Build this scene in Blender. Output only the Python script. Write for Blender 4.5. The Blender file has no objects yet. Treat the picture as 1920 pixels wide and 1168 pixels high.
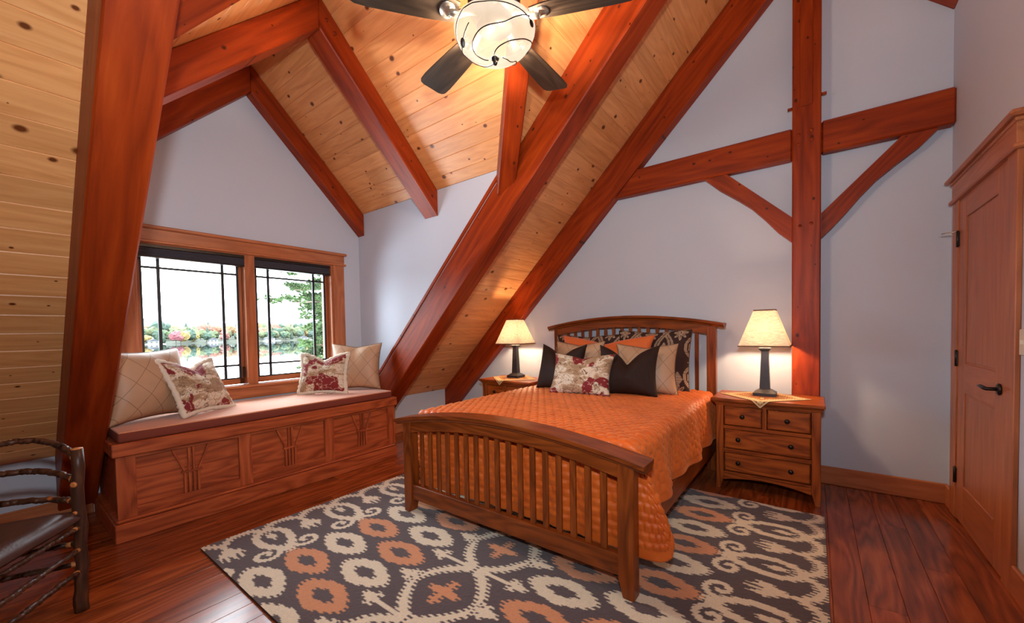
import bpy, bmesh, math, random
import numpy as np
from mathutils import Vector, Matrix

random.seed(7)
RNG = np.random.default_rng(11)
scene = bpy.context.scene
COL = scene.collection

def srgb(r, g, b):
    def f(c):
        c /= 255.0
        return c / 12.92 if c <= 0.04045 else ((c + 0.055) / 1.055) ** 2.4
    return (f(r), f(g), f(b), 1.0)

# ---------------------------------------------------------------- camera
YAW, PITCH, ROLL, FPX, CAM_H = 0.647827, 0.0278238, 0.0172869, 748.88, 1.25
def cam_axes():
    fwd = Vector((-math.sin(YAW) * math.cos(PITCH), math.cos(YAW) * math.cos(PITCH), -math.sin(PITCH)))
    right = Vector((math.cos(YAW), math.sin(YAW), 0))
    down = fwd.cross(right)
    r = math.cos(ROLL) * right + math.sin(ROLL) * down
    d = -math.sin(ROLL) * right + math.cos(ROLL) * down
    return r, -d, -fwd
cam_data = bpy.data.cameras.new('camera')
cam = bpy.data.objects.new('camera', cam_data)
COL.objects.link(cam)
cx_, cy_, cz_ = cam_axes()
m = Matrix.Identity(4)
for i in range(3):
    m[i][0], m[i][1], m[i][2] = cx_[i], cy_[i], cz_[i]
m[2][3] = CAM_H
cam.matrix_world = m
cam_data.sensor_width = 36
cam_data.lens = FPX / 1920 * 36
cam_data.shift_y = 56 / 1920
cam_data.clip_start = 0.02
cam_data.clip_end = 3000
scene.camera = cam

# ---------------------------------------------------------------- world, light, exposure
SKY = 20.0
world = bpy.data.worlds.new('world'); scene.world = world
world.use_nodes = True
bg = world.node_tree.nodes['Background']
bg.inputs[0].default_value = (0.82, 0.92, 1.0, 1)
bg.inputs[1].default_value = SKY
scene.view_settings.view_transform = 'Standard'
scene.view_settings.look = 'None'
scene.view_settings.exposure = 0.0
scene.view_settings.gamma = 1.0
scene.view_settings.use_curve_mapping = False
FAN_W, LAMP_W, FLASH_W = 94.0, 19.0, 232.0
WARM = (1.0, 0.79, 0.58)
WARM2 = (1.0, 0.69, 0.42)

def portal(loc, size, size_y, direction):
    l = bpy.data.lights.new('window_portal', 'AREA')
    l.shape = 'RECTANGLE'; l.size = size; l.size_y = size_y
    l.cycles.is_portal = True
    o = bpy.data.objects.new('window_portal', l); COL.objects.link(o)
    o.location = loc
    o.rotation_euler = Vector(direction).to_track_quat('-Z', 'Y').to_euler()
    o['kind'] = 'helper'
    return o
portal((-4.33, 1.487, 1.40), 1.5, 1.2, (1, 0, 0))
# the photographer's flash, held a little above and behind the lens and tipped up toward the roof
fl_ = bpy.data.lights.new('camera_flash', 'SPOT'); fl_.energy = FLASH_W; fl_.color = (0.86, 0.95, 1.0)
fl_.spot_size = math.radians(165); fl_.spot_blend = 1.0; fl_.shadow_soft_size = .05
flash = bpy.data.objects.new('camera_flash', fl_); COL.objects.link(flash)
flash.location = (0.04, -0.05, 1.60)
flash.rotation_euler = Vector((-0.62, 0.62, 0.32)).to_track_quat('-Z', 'Y').to_euler()

# ---------------------------------------------------------------- helpers
def wm(o):
    mb = o.matrix_basis.copy()
    if o.parent:
        return wm(o.parent) @ o.matrix_parent_inverse @ mb
    return mb
def put(o, parent=None):
    COL.objects.link(o)
    if parent is not None:
        o.parent = parent
        o.matrix_parent_inverse = wm(parent).inverted()
    return o
def tag(o, label, cat, group=None, kind=None):
    if label: o['label'] = label
    if cat: o['category'] = cat
    if group: o['group'] = group
    if kind: o['kind'] = kind
    return o
def thing(name, label, cat, loc=(0, 0, 0), group=None):
    o = bpy.data.objects.new(name, None)
    o.empty_display_size = 0.1
    o.location = loc
    COL.objects.link(o)
    return tag(o, label, cat, group)
def struct(o):
    o['kind'] = 'structure'; return o
def from_py(name, verts, faces, mat, parent=None, smooth=False, matrix=None):
    me = bpy.data.meshes.new(name)
    me.from_pydata([tuple(v) for v in verts], [], [tuple(f) for f in faces])
    bm = bmesh.new(); bm.from_mesh(me)
    bmesh.ops.recalc_face_normals(bm, faces=bm.faces)
    bm.to_mesh(me); bm.free()
    if smooth:
        for p in me.polygons: p.use_smooth = True
    if mat: me.materials.append(mat)
    o = bpy.data.objects.new(name, me)
    if matrix is not None: o.matrix_basis = matrix
    return put(o, parent)
def frame(center, ex, ey=None):
    ex = Vector(ex).normalized()
    if ey is None:
        ey = Vector((0, 0, 1)) if abs(ex.z) < 0.9 else Vector((1, 0, 0))
    ey = Vector(ey); ey = (ey - ex * ey.dot(ex)).normalized()
    ez = ex.cross(ey)
    m = Matrix.Identity(4)
    for i in range(3):
        m[i][0], m[i][1], m[i][2], m[i][3] = ex[i], ey[i], ez[i], center[i]
    return m
_boxcache = {}
def box_mesh(name, dx, dy, dz, bev, mat):
    key = (name, round(dx, 4), round(dy, 4), round(dz, 4), bev, mat.name)
    if key in _boxcache: return _boxcache[key]
    bm = bmesh.new()
    bmesh.ops.create_cube(bm, size=1)
    for v in bm.verts: v.co = Vector((v.co.x * dx, v.co.y * dy, v.co.z * dz))
    if bev > 0:
        bmesh.ops.bevel(bm, geom=list(bm.edges), offset=min(bev, .45 * min(dx, dy, dz)), segments=1, affect='EDGES', profile=.7)
    me = bpy.data.meshes.new(name); bm.to_mesh(me); bm.free()
    me.materials.append(mat)
    _boxcache[key] = me
    return me
def obox(name, center, ex, ey, dims, mat, parent=None, bev=0.003):
    me = box_mesh(name, dims[0], dims[1], dims[2], bev, mat)
    o = bpy.data.objects.new(name, me)
    o.matrix_basis = frame(center, ex, ey)
    return put(o, parent)
AX = {'x': (1, 0, 0), 'y': (0, 1, 0), 'z': (0, 0, 1)}
def box(name, lo, hi, mat, parent=None, bev=0.003, grain=None):
    lo = Vector(lo); hi = Vector(hi); d = hi - lo; c = (lo + hi) / 2
    if grain is None: grain = 'xyz'[max(range(3), key=lambda i: d[i])]
    if grain == 'x': return obox(name, c, AX['x'], AX['y'], (d.x, d.y, d.z), mat, parent, bev)
    if grain == 'y': return obox(name, c, AX['y'], AX['z'], (d.y, d.z, d.x), mat, parent, bev)
    return obox(name, c, AX['z'], AX['x'], (d.z, d.x, d.y), mat, parent, bev)
def prism(name, poly, axis, a, b, mat, parent=None, grain='x', smooth=False):
    """extrude a 2D outline (list of the other two coords in xyz order) along axis from a to b"""
    n = len(poly); V = []
    for h in (a, b):
        for p in poly:
            q = list(p); q.insert('xyz'.index(axis), h); V.append(Vector(q))
    F = [tuple(range(n)), tuple(range(2 * n - 1, n - 1, -1))] + [(i, (i + 1) % n, n + (i + 1) % n, n + i) for i in range(n)]
    c = sum(V, Vector()) / len(V)
    ex = AX[grain] if isinstance(grain, str) else grain
    M = frame(c, ex); Mi = M.inverted()
    return from_py(name, [Mi @ v for v in V], F, mat, parent, smooth, M)
def lathe(name, prof, mat, parent=None, loc=(0, 0, 0), seg=28, smooth=True, matrix=None):
    V = []; F = []
    for r, z in prof:
        for k in range(seg):
            a = 2 * math.pi * k / seg
            V.append((r * math.cos(a), r * math.sin(a), z))
    for i in range(len(prof) - 1):
        for k in range(seg):
            F.append((i * seg + k, i * seg + (k + 1) % seg, (i + 1) * seg + (k + 1) % seg, (i + 1) * seg + k))
    if prof[0][0] > 1e-6: F.append(tuple(range(seg)))
    if prof[-1][0] > 1e-6: F.append(tuple(range((len(prof) - 1) * seg, len(prof) * seg)))
    return from_py(name, V, F, mat, parent, smooth, matrix if matrix is not None else Matrix.Translation(loc))
def tube(name, pts, rad, mat, parent=None, seg=8, closed=False, smooth=True):
    pts = [Vector(p) for p in pts]; n = len(pts)
    rads = rad if isinstance(rad, (list, tuple)) else [rad] * n
    c = sum(pts, Vector()) / n
    V = []; F = []; up = None
    for i, p in enumerate(pts):
        t = (pts[(i + 1) % n] - pts[i - 1]) if closed else (pts[min(i + 1, n - 1)] - pts[max(i - 1, 0)])
        t.normalize()
        if up is None:
            up = Vector((0, 0, 1)) if abs(t.z) < .9 else Vector((1, 0, 0))
        up = (up - t * up.dot(t)).normalized(); s = t.cross(up)
        for k in range(seg):
            a = 2 * math.pi * k / seg
            V.append(p - c + rads[i] * (math.cos(a) * up + math.sin(a) * s))
    rng = n if closed else n - 1
    for i in range(rng):
        j = (i + 1) % n
        for k in range(seg):
            F.append((i * seg + k, i * seg + (k + 1) % seg, j * seg + (k + 1) % seg, j * seg + k))
    if not closed:
        F.append(tuple(range(seg))); F.append(tuple(range((n - 1) * seg, n * seg)))
    ex = (pts[-1] - pts[0]) if not closed else Vector((1, 0, 0))
    if ex.length < 1e-5: ex = Vector((1, 0, 0))
    M = frame(c, ex); R = M.to_3x3().inverted()
    return from_py(name, [R @ v for v in V], F, mat, parent, smooth, M)
def grid_obj(name, P, mat, parent=None, color=None, smooth=True, close_u=False, matrix=None):
    """P: (n,m,3) array of points -> quad grid mesh, optional per point colour"""
    n, mm = P.shape[:2]
    idx = np.arange(n * mm).reshape(n, mm)
    if close_u: idx = np.vstack([idx, idx[:1]])
    q = np.stack([idx[:-1, :-1], idx[1:, :-1], idx[1:, 1:], idx[:-1, 1:]], -1).reshape(-1, 4)
    return quads_obj(name, P.reshape(-1, 3), q, mat, parent, None if color is None else color.reshape(-1, 3), smooth, matrix)
def quads_obj(name, V, q, mat, parent=None, color=None, smooth=True, matrix=None):
    me = bpy.data.meshes.new(name)
    me.vertices.add(len(V)); me.vertices.foreach_set('co', np.ascontiguousarray(V, dtype=np.float32).ravel())
    me.loops.add(q.size); me.loops.foreach_set('vertex_index', q.ravel().astype(np.int32))
    me.polygons.add(len(q)); me.polygons.foreach_set('loop_start', np.arange(0, q.size, q.shape[1], dtype=np.int32))
    me.polygons.foreach_set('use_smooth', np.full(len(q), smooth))
    me.update(calc_edges=True); me.validate()
    if color is not None:
        ca = me.color_attributes.new('Col', 'FLOAT_COLOR', 'POINT')
        c4 = np.ones((len(V), 4), np.float32); c4[:, :3] = color
        ca.data.foreach_set('color', c4.ravel())
    me.materials.append(mat)
    o = bpy.data.objects.new(name, me)
    if matrix is not None: o.matrix_basis = matrix
    return put(o, parent)
def dup(o, parent=None):
    c = o.copy(); COL.objects.link(c)
    c.parent = parent
    if parent is not None: c.matrix_parent_inverse = o.matrix_parent_inverse.copy()
    for ch in list(o.children): dup(ch, c)
    return c

# value noise for woven patterns
def vnoise(x, y, seed=0):
    x = np.asarray(x, float); y = np.asarray(y, float)
    xi = np.floor(x).astype(np.int64); yi = np.floor(y).astype(np.int64)
    fx = x - xi; fy = y - yi
    fx = fx * fx * (3 - 2 * fx); fy = fy * fy * (3 - 2 * fy)
    def h(a, b):
        k = (a * 374761393 + b * 668265263 + seed * 974711) & 0x7fffffff
        k = ((k ^ (k >> 13)) * 1274126177) & 0x7fffffff
        return ((k ^ (k >> 16)) & 0xffff) / 65535.0
    return (h(xi, yi) * (1 - fx) + h(xi + 1, yi) * fx) * (1 - fy) + (h(xi, yi + 1) * (1 - fx) + h(xi + 1, yi + 1) * fx) * fy
def fbm(x, y, seed=0, o=4):
    s = 0; a = .5
    for k in range(o):
        s = s + a * vnoise(x * 2 ** k, y * 2 ** k, seed + k * 17); a *= .5
    return s / (1 - .5 ** o)

# ---------------------------------------------------------------- materials
class NT:
    def __init__(self, name):
        self.mat = bpy.data.materials.new(name); self.mat.use_nodes = True
        self.t = self.mat.node_tree; self.n = self.t.nodes; self.bsdf = self.n['Principled BSDF']; self.out = self.n['Material Output']
    def new(self, typ, **kw):
        nd = self.n.new(typ)
        for k, v in kw.items(): setattr(nd, k, v)
        return nd
    def link(self, a, b): self.t.links.new(a, b)
    def math(self, op, a, b=None, clamp=False):
        nd = self.new('ShaderNodeMath', operation=op, use_clamp=clamp)
        for i, v in enumerate((a, b)):
            if v is None: continue
            if isinstance(v, (int, float)): nd.inputs[i].default_value = v
            else: self.link(v, nd.inputs[i])
        return nd.outputs[0]
    def ramp(self, fac, stops):
        nd = self.new('ShaderNodeValToRGB')
        el = nd.color_ramp.elements
        while len(el) < len(stops): el.new(.5)
        for e, (p, c) in zip(el, stops): e.position = p; e.color = c
        self.link(fac, nd.inputs[0]); return nd.outputs[0]
    def mix(self, fac, a, b, mode='MIX'):
        nd = self.new('ShaderNodeMix', data_type='RGBA', blend_type=mode)
        for s, v in ((nd.inputs[0], fac), (nd.inputs[6], a), (nd.inputs[7], b)):
            if isinstance(v, (int, float)): s.default_value = v
            elif isinstance(v, tuple): s.default_value = v
            else: self.link(v, s)
        return nd.outputs[2]
    def setp(self, **kw):
        for k, v in kw.items():
            s = self.bsdf.inputs[k.replace('_', ' ')]
            if isinstance(v, (int, float, tuple)): s.default_value = v
            else: self.link(v, s)
def wood(name, dark, mid, light, rough=.38, knots=0.0, grain=1.0, vary=.18, coat=.0, bump=.12, ring=.5, spec=.33, knotcol=None):
    k = NT(name)
    tc = k.new('ShaderNodeTexCoord'); oi = k.new('ShaderNodeObjectInfo')
    off = k.new('ShaderNodeVectorMath', operation='SCALE'); off.inputs[0].default_value = (37.0, 23.0, 51.0)
    k.link(oi.outputs['Random'], off.inputs['Scale'])
    add = k.new('ShaderNodeVectorMath', operation='ADD'); k.link(tc.outputs['Object'], add.inputs[0]); k.link(off.outputs[0], add.inputs[1])
    mp = k.new('ShaderNodeMapping'); mp.inputs['Scale'].default_value = (1.1 * grain, 14 * grain, 14 * grain); k.link(add.outputs[0], mp.inputs[0])
    n1 = k.new('ShaderNodeTexNoise'); n1.inputs['Scale'].default_value = 1.6; n1.inputs['Detail'].default_value = 6; n1.inputs['Roughness'].default_value = .62; n1.inputs['Distortion'].default_value = .8
    k.link(mp.outputs[0], n1.inputs['Vector'])
    mp2 = k.new('ShaderNodeMapping'); mp2.inputs['Scale'].default_value = (.55 * grain, 4.0 * grain, 4.0 * grain); k.link(add.outputs[0], mp2.inputs[0])
    n2 = k.new('ShaderNodeTexNoise'); n2.inputs['Scale'].default_value = 1.3; n2.inputs['Detail'].default_value = 2; k.link(mp2.outputs[0], n2.inputs['Vector'])
    rings = k.math('FRACT', k.math('MULTIPLY', n2.outputs[0], 11.0))
    rings = k.math('ABSOLUTE', k.math('SUBTRACT', k.math('MULTIPLY', rings, 2.0), 1.0))
    f = k.math('ADD', k.math('MULTIPLY', n1.outputs[0], 1 - ring * .5), k.math('MULTIPLY', rings, ring * .36))
    col = k.ramp(f, [(.25, dark), (.5, mid), (.78, light)])
    hs = k.new('ShaderNodeHueSaturation'); k.link(col, hs.inputs['Color'])
    k.link(k.math('ADD', k.math('MULTIPLY', oi.outputs['Random'], vary), 1 - vary * .5), hs.inputs['Value'])
    col = hs.outputs[0]
    if knots > 0:
        mp3 = k.new('ShaderNodeMapping'); mp3.inputs['Scale'].default_value = (6.6, 9.0, 0.01); k.link(add.outputs[0], mp3.inputs[0])
        vo = k.new('ShaderNodeTexVoronoi', voronoi_dimensions='2D'); vo.inputs['Scale'].default_value = 1.0; k.link(mp3.outputs[0], vo.inputs['Vector'])
        sx = k.new('ShaderNodeSeparateColor'); k.link(vo.outputs['Color'], sx.inputs[0])
        lim = k.math('MULTIPLY', k.math('MULTIPLY', sx.outputs[0], sx.outputs[0]), .15 * knots)
        gate = k.math('GREATER_THAN', sx.outputs[1], .60)
        kf = k.math('DIVIDE', vo.outputs['Distance'], k.math('ADD', lim, .02))
        kmask = k.math('MULTIPLY', k.math('SUBTRACT', 1.25, kf, True), gate, True)
        kmask = k.math('MULTIPLY', kmask, 1.6, True)
        col = k.mix(kmask, col, knotcol or srgb(104, 50, 20))
    k.setp(Base_Color=col, Roughness=rough)
    k.bsdf.inputs['Coat Weight'].default_value = coat
    k.bsdf.inputs['Coat Roughness'].default_value = .18
    k.bsdf.inputs['Specular IOR Level'].default_value = spec
    if bump:
        b = k.new('ShaderNodeBump'); b.inputs['Strength'].default_value = bump; b.inputs['Distance'].default_value = .002
        k.link(f, b.inputs['Height']); k.link(b.outputs[0], k.bsdf.inputs['Normal'])
    return k.mat
def plain(name, col, rough=.6, metal=0., noise=0., nscale=40, bump=0., bscale=300, sheen=0., spec=.5):
    k = NT(name)
    c = col
    if noise:
        tc = k.new('ShaderNodeTexCoord'); n = k.new('ShaderNodeTexNoise'); n.inputs['Scale'].default_value = nscale; n.inputs['Detail'].default_value = 4
        k.link(tc.outputs['Object'], n.inputs['Vector'])
        hs = k.new('ShaderNodeHueSaturation'); hs.inputs['Color'].default_value = col
        k.link(k.math('ADD', k.math('MULTIPLY', n.outputs[0], noise * 2), 1 - noise), hs.inputs['Value']); c = hs.outputs[0]
    k.setp(Base_Color=c, Roughness=rough, Metallic=metal)
    k.bsdf.inputs['Specular IOR Level'].default_value = spec
    if sheen: k.bsdf.inputs['Sheen Weight'].default_value = sheen
    if bump:
        tc = k.new('ShaderNodeTexCoord'); n = k.new('ShaderNodeTexNoise'); n.inputs['Scale'].default_value = bscale; n.inputs['Detail'].default_value = 3
        k.link(tc.outputs['Object'], n.inputs['Vector'])
        b = k.new('ShaderNodeBump'); b.inputs['Strength'].default_value = bump; b.inputs['Distance'].default_value = .003
        k.link(n.outputs[0], b.inputs['Height']); k.link(b.outputs[0], k.bsdf.inputs['Normal'])
    return k.mat
def attr_mat(name, rough=.85, bump=.0, bscale=400, sheen=0., spec=.3):
    k = NT(name)
    a = k.new('ShaderNodeVertexColor'); a.layer_name = 'Col'
    tc = k.new('ShaderNodeTexCoord'); n = k.new('ShaderNodeTexNoise'); n.inputs['Scale'].default_value = bscale; n.inputs['Detail'].default_value = 2
    k.link(tc.outputs['Object'], n.inputs['Vector'])
    hs = k.new('ShaderNodeHueSaturation'); k.link(a.outputs[0], hs.inputs['Color'])
    k.link(k.math('ADD', k.math('MULTIPLY', n.outputs[0], .5), .75), hs.inputs['Value'])
    k.setp(Base_Color=hs.outputs[0], Roughness=rough)
    k.bsdf.inputs['Specular IOR Level'].default_value = spec
    if sheen: k.bsdf.inputs['Sheen Weight'].default_value = sheen
    if bump:
        b = k.new('ShaderNodeBump'); b.inputs['Strength'].default_value = bump; b.inputs['Distance'].default_value = .004
        k.link(n.outputs[0], b.inputs['Height']); k.link(b.outputs[0], k.bsdf.inputs['Normal'])
    return k.mat

M = {}
M['wall'] = plain('painted_wall', srgb(193, 198, 211), .75, bump=.05, bscale=180, noise=.015, nscale=3)
M['pine'] = wood('knotty_pine', srgb(204, 132, 76), srgb(224, 154, 95), srgb(236, 172, 113), rough=.36, knots=1.0, vary=.16, ring=.35, bump=.05)
M['timber'] = wood('stained_timber', srgb(106, 31, 5), srgb(143, 49, 9), srgb(170, 68, 16), rough=.46, spec=.24, knots=.55, grain=.7, vary=.12, ring=.45, bump=.1, knotcol=srgb(70, 24, 8))
M['floor'] = wood('oak_floor', srgb(100, 44, 18), srgb(150, 70, 31), srgb(180, 96, 48), rough=.2, spec=.42, grain=.9, vary=.34, ring=.6, bump=.06)
M['bench'] = wood('bench_oak', srgb(136, 58, 29), srgb(176, 84, 45), srgb(198, 102, 58), rough=.36, grain=1.0, vary=.12, ring=.8, bump=.1)
M['trim'] = wood('trim_fir', srgb(150, 82, 48), srgb(178, 104, 64), srgb(196, 122, 80), rough=.36, grain=.9, vary=.1, ring=.5, bump=.06)
M['door'] = wood('door_fir', srgb(150, 84, 52), srgb(172, 100, 64), srgb(186, 114, 76), rough=.4, grain=.8, vary=.08, ring=.4, bump=.04)
M['bed'] = wood('bed_oak', srgb(92, 40, 12), srgb(130, 60, 19), srgb(156, 78, 28), rough=.33, grain=1.2, vary=.14, ring=.6, bump=.08)
M['night'] = wood('nightstand_oak', srgb(112, 48, 16), srgb(158, 76, 26), srgb(182, 96, 36), rough=.35, grain=1.2, vary=.14, ring=.8, bump=.08)
M['bark'] = wood('hickory_bark', srgb(40, 23, 16), srgb(78, 46, 31), srgb(122, 78, 52), rough=.38, grain=1.5, vary=.15, ring=.4, bump=.5, knots=.8, knotcol=srgb(178, 100, 50))
M['barkwood'] = plain('peeled_hickory', srgb(196, 122, 66), .45, noise=.15, nscale=60)
M['leather'] = plain('dark_leather', srgb(74, 48, 42), .36, noise=.2, nscale=30, bump=.2, bscale=160)
M['blade'] = wood('fan_blade_wood', srgb(34, 26, 20), srgb(54, 42, 32), srgb(74, 58, 44), rough=.42, grain=1.2, vary=.1, ring=.7)
M['bronze'] = plain('dark_bronze', srgb(52, 44, 40), .35, metal=.75, noise=.1)
M['nickel'] = plain('brushed_nickel', srgb(200, 188, 170), .3, metal=.9)
M['black'] = plain('black_metal', srgb(28, 27, 32), .45)
M['iron'] = plain('lamp_iron', srgb(58, 56, 62), .42, metal=.35, noise=.15, nscale=30)
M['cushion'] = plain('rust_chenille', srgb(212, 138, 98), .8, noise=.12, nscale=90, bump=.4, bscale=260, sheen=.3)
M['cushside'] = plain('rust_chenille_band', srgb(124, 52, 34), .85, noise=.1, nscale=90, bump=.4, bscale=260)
def tan_mat():
    k = NT('tan_silk_pintuck')
    tc = k.new('ShaderNodeTexCoord'); sp = k.new('ShaderNodeSeparateXYZ'); k.link(tc.outputs['Object'], sp.inputs[0])
    h = None
    for sg in (1, -1):
        d = k.math('ABSOLUTE', k.math('SUBTRACT', k.math('FRACT', k.math('MULTIPLY', k.math('ADD', sp.outputs[0], k.math('MULTIPLY', sp.outputs[2], .8 * sg)), 7.2)), .5))
        m_ = k.math('LESS_THAN', d, .016)
        h = m_ if h is None else k.math('MAXIMUM', h, m_)
    c = k.mix(h, srgb(182, 144, 112), srgb(138, 104, 78))
    k.setp(Base_Color=c, Roughness=.5)
    b = k.new('ShaderNodeBump'); b.inputs['Strength'].default_value = .5; b.inputs['Distance'].default_value = -.004
    k.link(h, b.inputs['Height']); k.link(b.outputs[0], k.bsdf.inputs['Normal'])
    return k.mat
M['tan'] = tan_mat()
M['tancord'] = plain('brown_cord', srgb(84, 60, 44), .6)
M['fringe'] = plain('cream_fringe', srgb(222, 208, 188), .9, noise=.15, nscale=120, bump=.6, bscale=350)
M['darkcloth'] = plain('espresso_ribbed_fabric', srgb(44, 24, 17), .6, noise=.14, nscale=160, spec=.25)
M['orangesham'] = plain('orange_ribbed_sham', srgb(214, 98, 30), .6, noise=.06, nscale=60, bump=.2, bscale=120, sheen=.2)
M['mattress'] = plain('white_cotton', srgb(226, 222, 214), .8)
M['white_plate'] = plain('ivory_plastic', srgb(226, 214, 196), .4)
M['print'] = attr_mat('printed_fabric', .8, bump=.12, bscale=300)
M['rug'] = attr_mat('wool_pile', .95, bump=.8, bscale=260, sheen=.25, spec=.1)

def striped_rib(mat, scale=260, dist=.002, axis=0):
    k = NT.__new__(NT); k.mat = mat; k.t = mat.node_tree; k.n = k.t.nodes; k.bsdf = k.n['Principled BSDF']
    tc = k.new('ShaderNodeTexCoord'); w = k.new('ShaderNodeTexWave'); w.inputs['Scale'].default_value = scale / 6.28
    k.link(tc.outputs['Object'], w.inputs['Vector'])
    b = k.new('ShaderNodeBump'); b.inputs['Strength'].default_value = .6; b.inputs['Distance'].default_value = dist
    k.link(w.outputs['Fac'], b.inputs['Height']); k.link(b.outputs[0], k.bsdf.inputs['Normal'])
striped_rib(M['darkcloth'], 420); striped_rib(M['orangesham'], 300)

def make_coverlet_mat():
    k = NT('orange_satin_quilt')
    tc = k.new('ShaderNodeTexCoord'); n = k.new('ShaderNodeTexNoise'); n.inputs['Scale'].default_value = 8; k.link(tc.outputs['Object'], n.inputs['Vector'])
    c = k.ramp(n.outputs[0], [(.3, srgb(200, 84, 20)), (.7, srgb(222, 104, 34))])
    k.setp(Base_Color=c, Roughness=.48)
    k.bsdf.inputs['Specular IOR Level'].default_value = .35
    k.bsdf.inputs['Sheen Weight'].default_value = .3
    k.bsdf.inputs['Sheen Tint'].default_value = srgb(255, 190, 130)
    n2 = k.new('ShaderNodeTexNoise'); n2.inputs['Scale'].default_value = 240; k.link(tc.outputs['Object'], n2.inputs['Vector'])
    b = k.new('ShaderNodeBump'); b.inputs['Strength'].default_value = .12; b.inputs['Distance'].default_value = .003
    k.link(n2.outputs[0], b.inputs['Height']); k.link(b.outputs[0], k.bsdf.inputs['Normal'])
    return k.mat
M['coverlet'] = make_coverlet_mat()
def make_glass():
    k = NT('window_glass')
    tr = k.new('ShaderNodeBsdfTransparent'); tr.inputs[0].default_value = (.96, .98, .98, 1)
    gl = k.new('ShaderNodeBsdfGlossy'); gl.inputs['Roughness'].default_value = .02
    fr = k.new('ShaderNodeFresnel'); fr.inputs[0].default_value = 1.2
    mx = k.new('ShaderNodeMixShader'); k.link(fr.outputs[0], mx.inputs[0]); k.link(tr.outputs[0], mx.inputs[1]); k.link(gl.outputs[0], mx.inputs[2])
    k.link(mx.outputs[0], k.out.inputs[0]); return k.mat
M['glass'] = make_glass()
def make_shade_mat(name, col, trans, transp, weave=True):
    k = NT(name)
    c = col
    if weave:
        tc = k.new('ShaderNodeTexCoord'); mp = k.new('ShaderNodeMapping'); mp.inputs['Scale'].default_value = (60, 60, 420); k.link(tc.outputs['Object'], mp.inputs[0])
        n = k.new('ShaderNodeTexNoise'); n.inputs['Scale'].default_value = .6; n.inputs['Detail'].default_value = 3; k.link(mp.outputs[0], n.inputs['Vector'])
        c = k.ramp(n.outputs[0], [(.32, tuple(v * .62 for v in col[:3]) + (1,)), (.62, col)])
    d = k.new('ShaderNodeBsdfDiffuse'); t = k.new('ShaderNodeBsdfTranslucent'); tr = k.new('ShaderNodeBsdfTransparent'); tr.inputs[0].default_value = (1.0, .86, .66, 1)
    if isinstance(c, tuple):
        d.inputs[0].default_value = c; t.inputs[0].default_value = c
    else:
        k.link(c, d.inputs[0]); k.link(c, t.inputs[0])
    m1 = k.new('ShaderNodeMixShader'); m1.inputs[0].default_value = trans; k.link(d.outputs[0], m1.inputs[1]); k.link(t.outputs[0], m1.inputs[2])
    m2 = k.new('ShaderNodeMixShader'); m2.inputs[0].default_value = transp; k.link(m1.outputs[0], m2.inputs[1]); k.link(tr.outputs[0], m2.inputs[2])
    k.link(m2.outputs[0], k.out.inputs[0]); return k.mat
M['shade'] = make_shade_mat('linen_shade', srgb(238, 226, 212), .33, .05)
def bowl_mat():
    k = NT('alabaster_glass')
    tc = k.new('ShaderNodeTexCoord'); n = k.new('ShaderNodeTexNoise'); n.inputs['Scale'].default_value = 9; k.link(tc.outputs['Object'], n.inputs['Vector'])
    e = k.new('ShaderNodeEmission'); e.inputs[1].default_value = 1.35
    k.link(k.ramp(n.outputs[0], [(.3, (.80, .60, .42, 1)), (.7, (.95, .76, .58, 1))]), e.inputs[0])
    t = k.new('ShaderNodeBsdfTransparent')
    m_ = k.new('ShaderNodeMixShader'); m_.inputs[0].default_value = .20; k.link(e.outputs[0], m_.inputs[1]); k.link(t.outputs[0], m_.inputs[2])
    k.link(m_.outputs[0], k.out.inputs[0]); return k.mat
M['bowl'] = bowl_mat()

# ================================================================ STRUCTURE
XW, XD, YB, YR = -4.12, 0.74, 3.975, -2.4      # window wall, door wall, headboard wall, rear wall
BZ = 4.566                                      # main slope boards: z = x + BZ
RX = -0.05                                      # ridge
DY, DZ = 1.505, 3.66                            # dormer ridge y, z
YE0, YE1 = 0.415, 2.595                         # dormer cheek planes
XE = DZ - (YE1 - DY) - BZ                       # where the dormer eave meets the main slope (-1.996)
XA = DZ - BZ                                    # dormer apex on main slope (-0.906)
ZE = DZ - (YE1 - DY)                            # dormer eave height

def mesh_prisms(name, polys, mat, th):
    """polys: list of (3D polygon, offset vector) -> one solid mesh"""
    V = []; F = []
    for poly, off in polys:
        n = len(poly); b = len(V); off = Vector(off)
        V += [Vector(p) for p in poly] + [Vector(p) + off for p in poly]
        F += [tuple(range(b, b + n)), tuple(range(b + 2 * n - 1, b + n - 1, -1))]
        F += [(b + i, b + (i + 1) % n, b + n + (i + 1) % n, b + n + i) for i in range(n)]
    return struct(from_py(name, V, F, mat))

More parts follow.
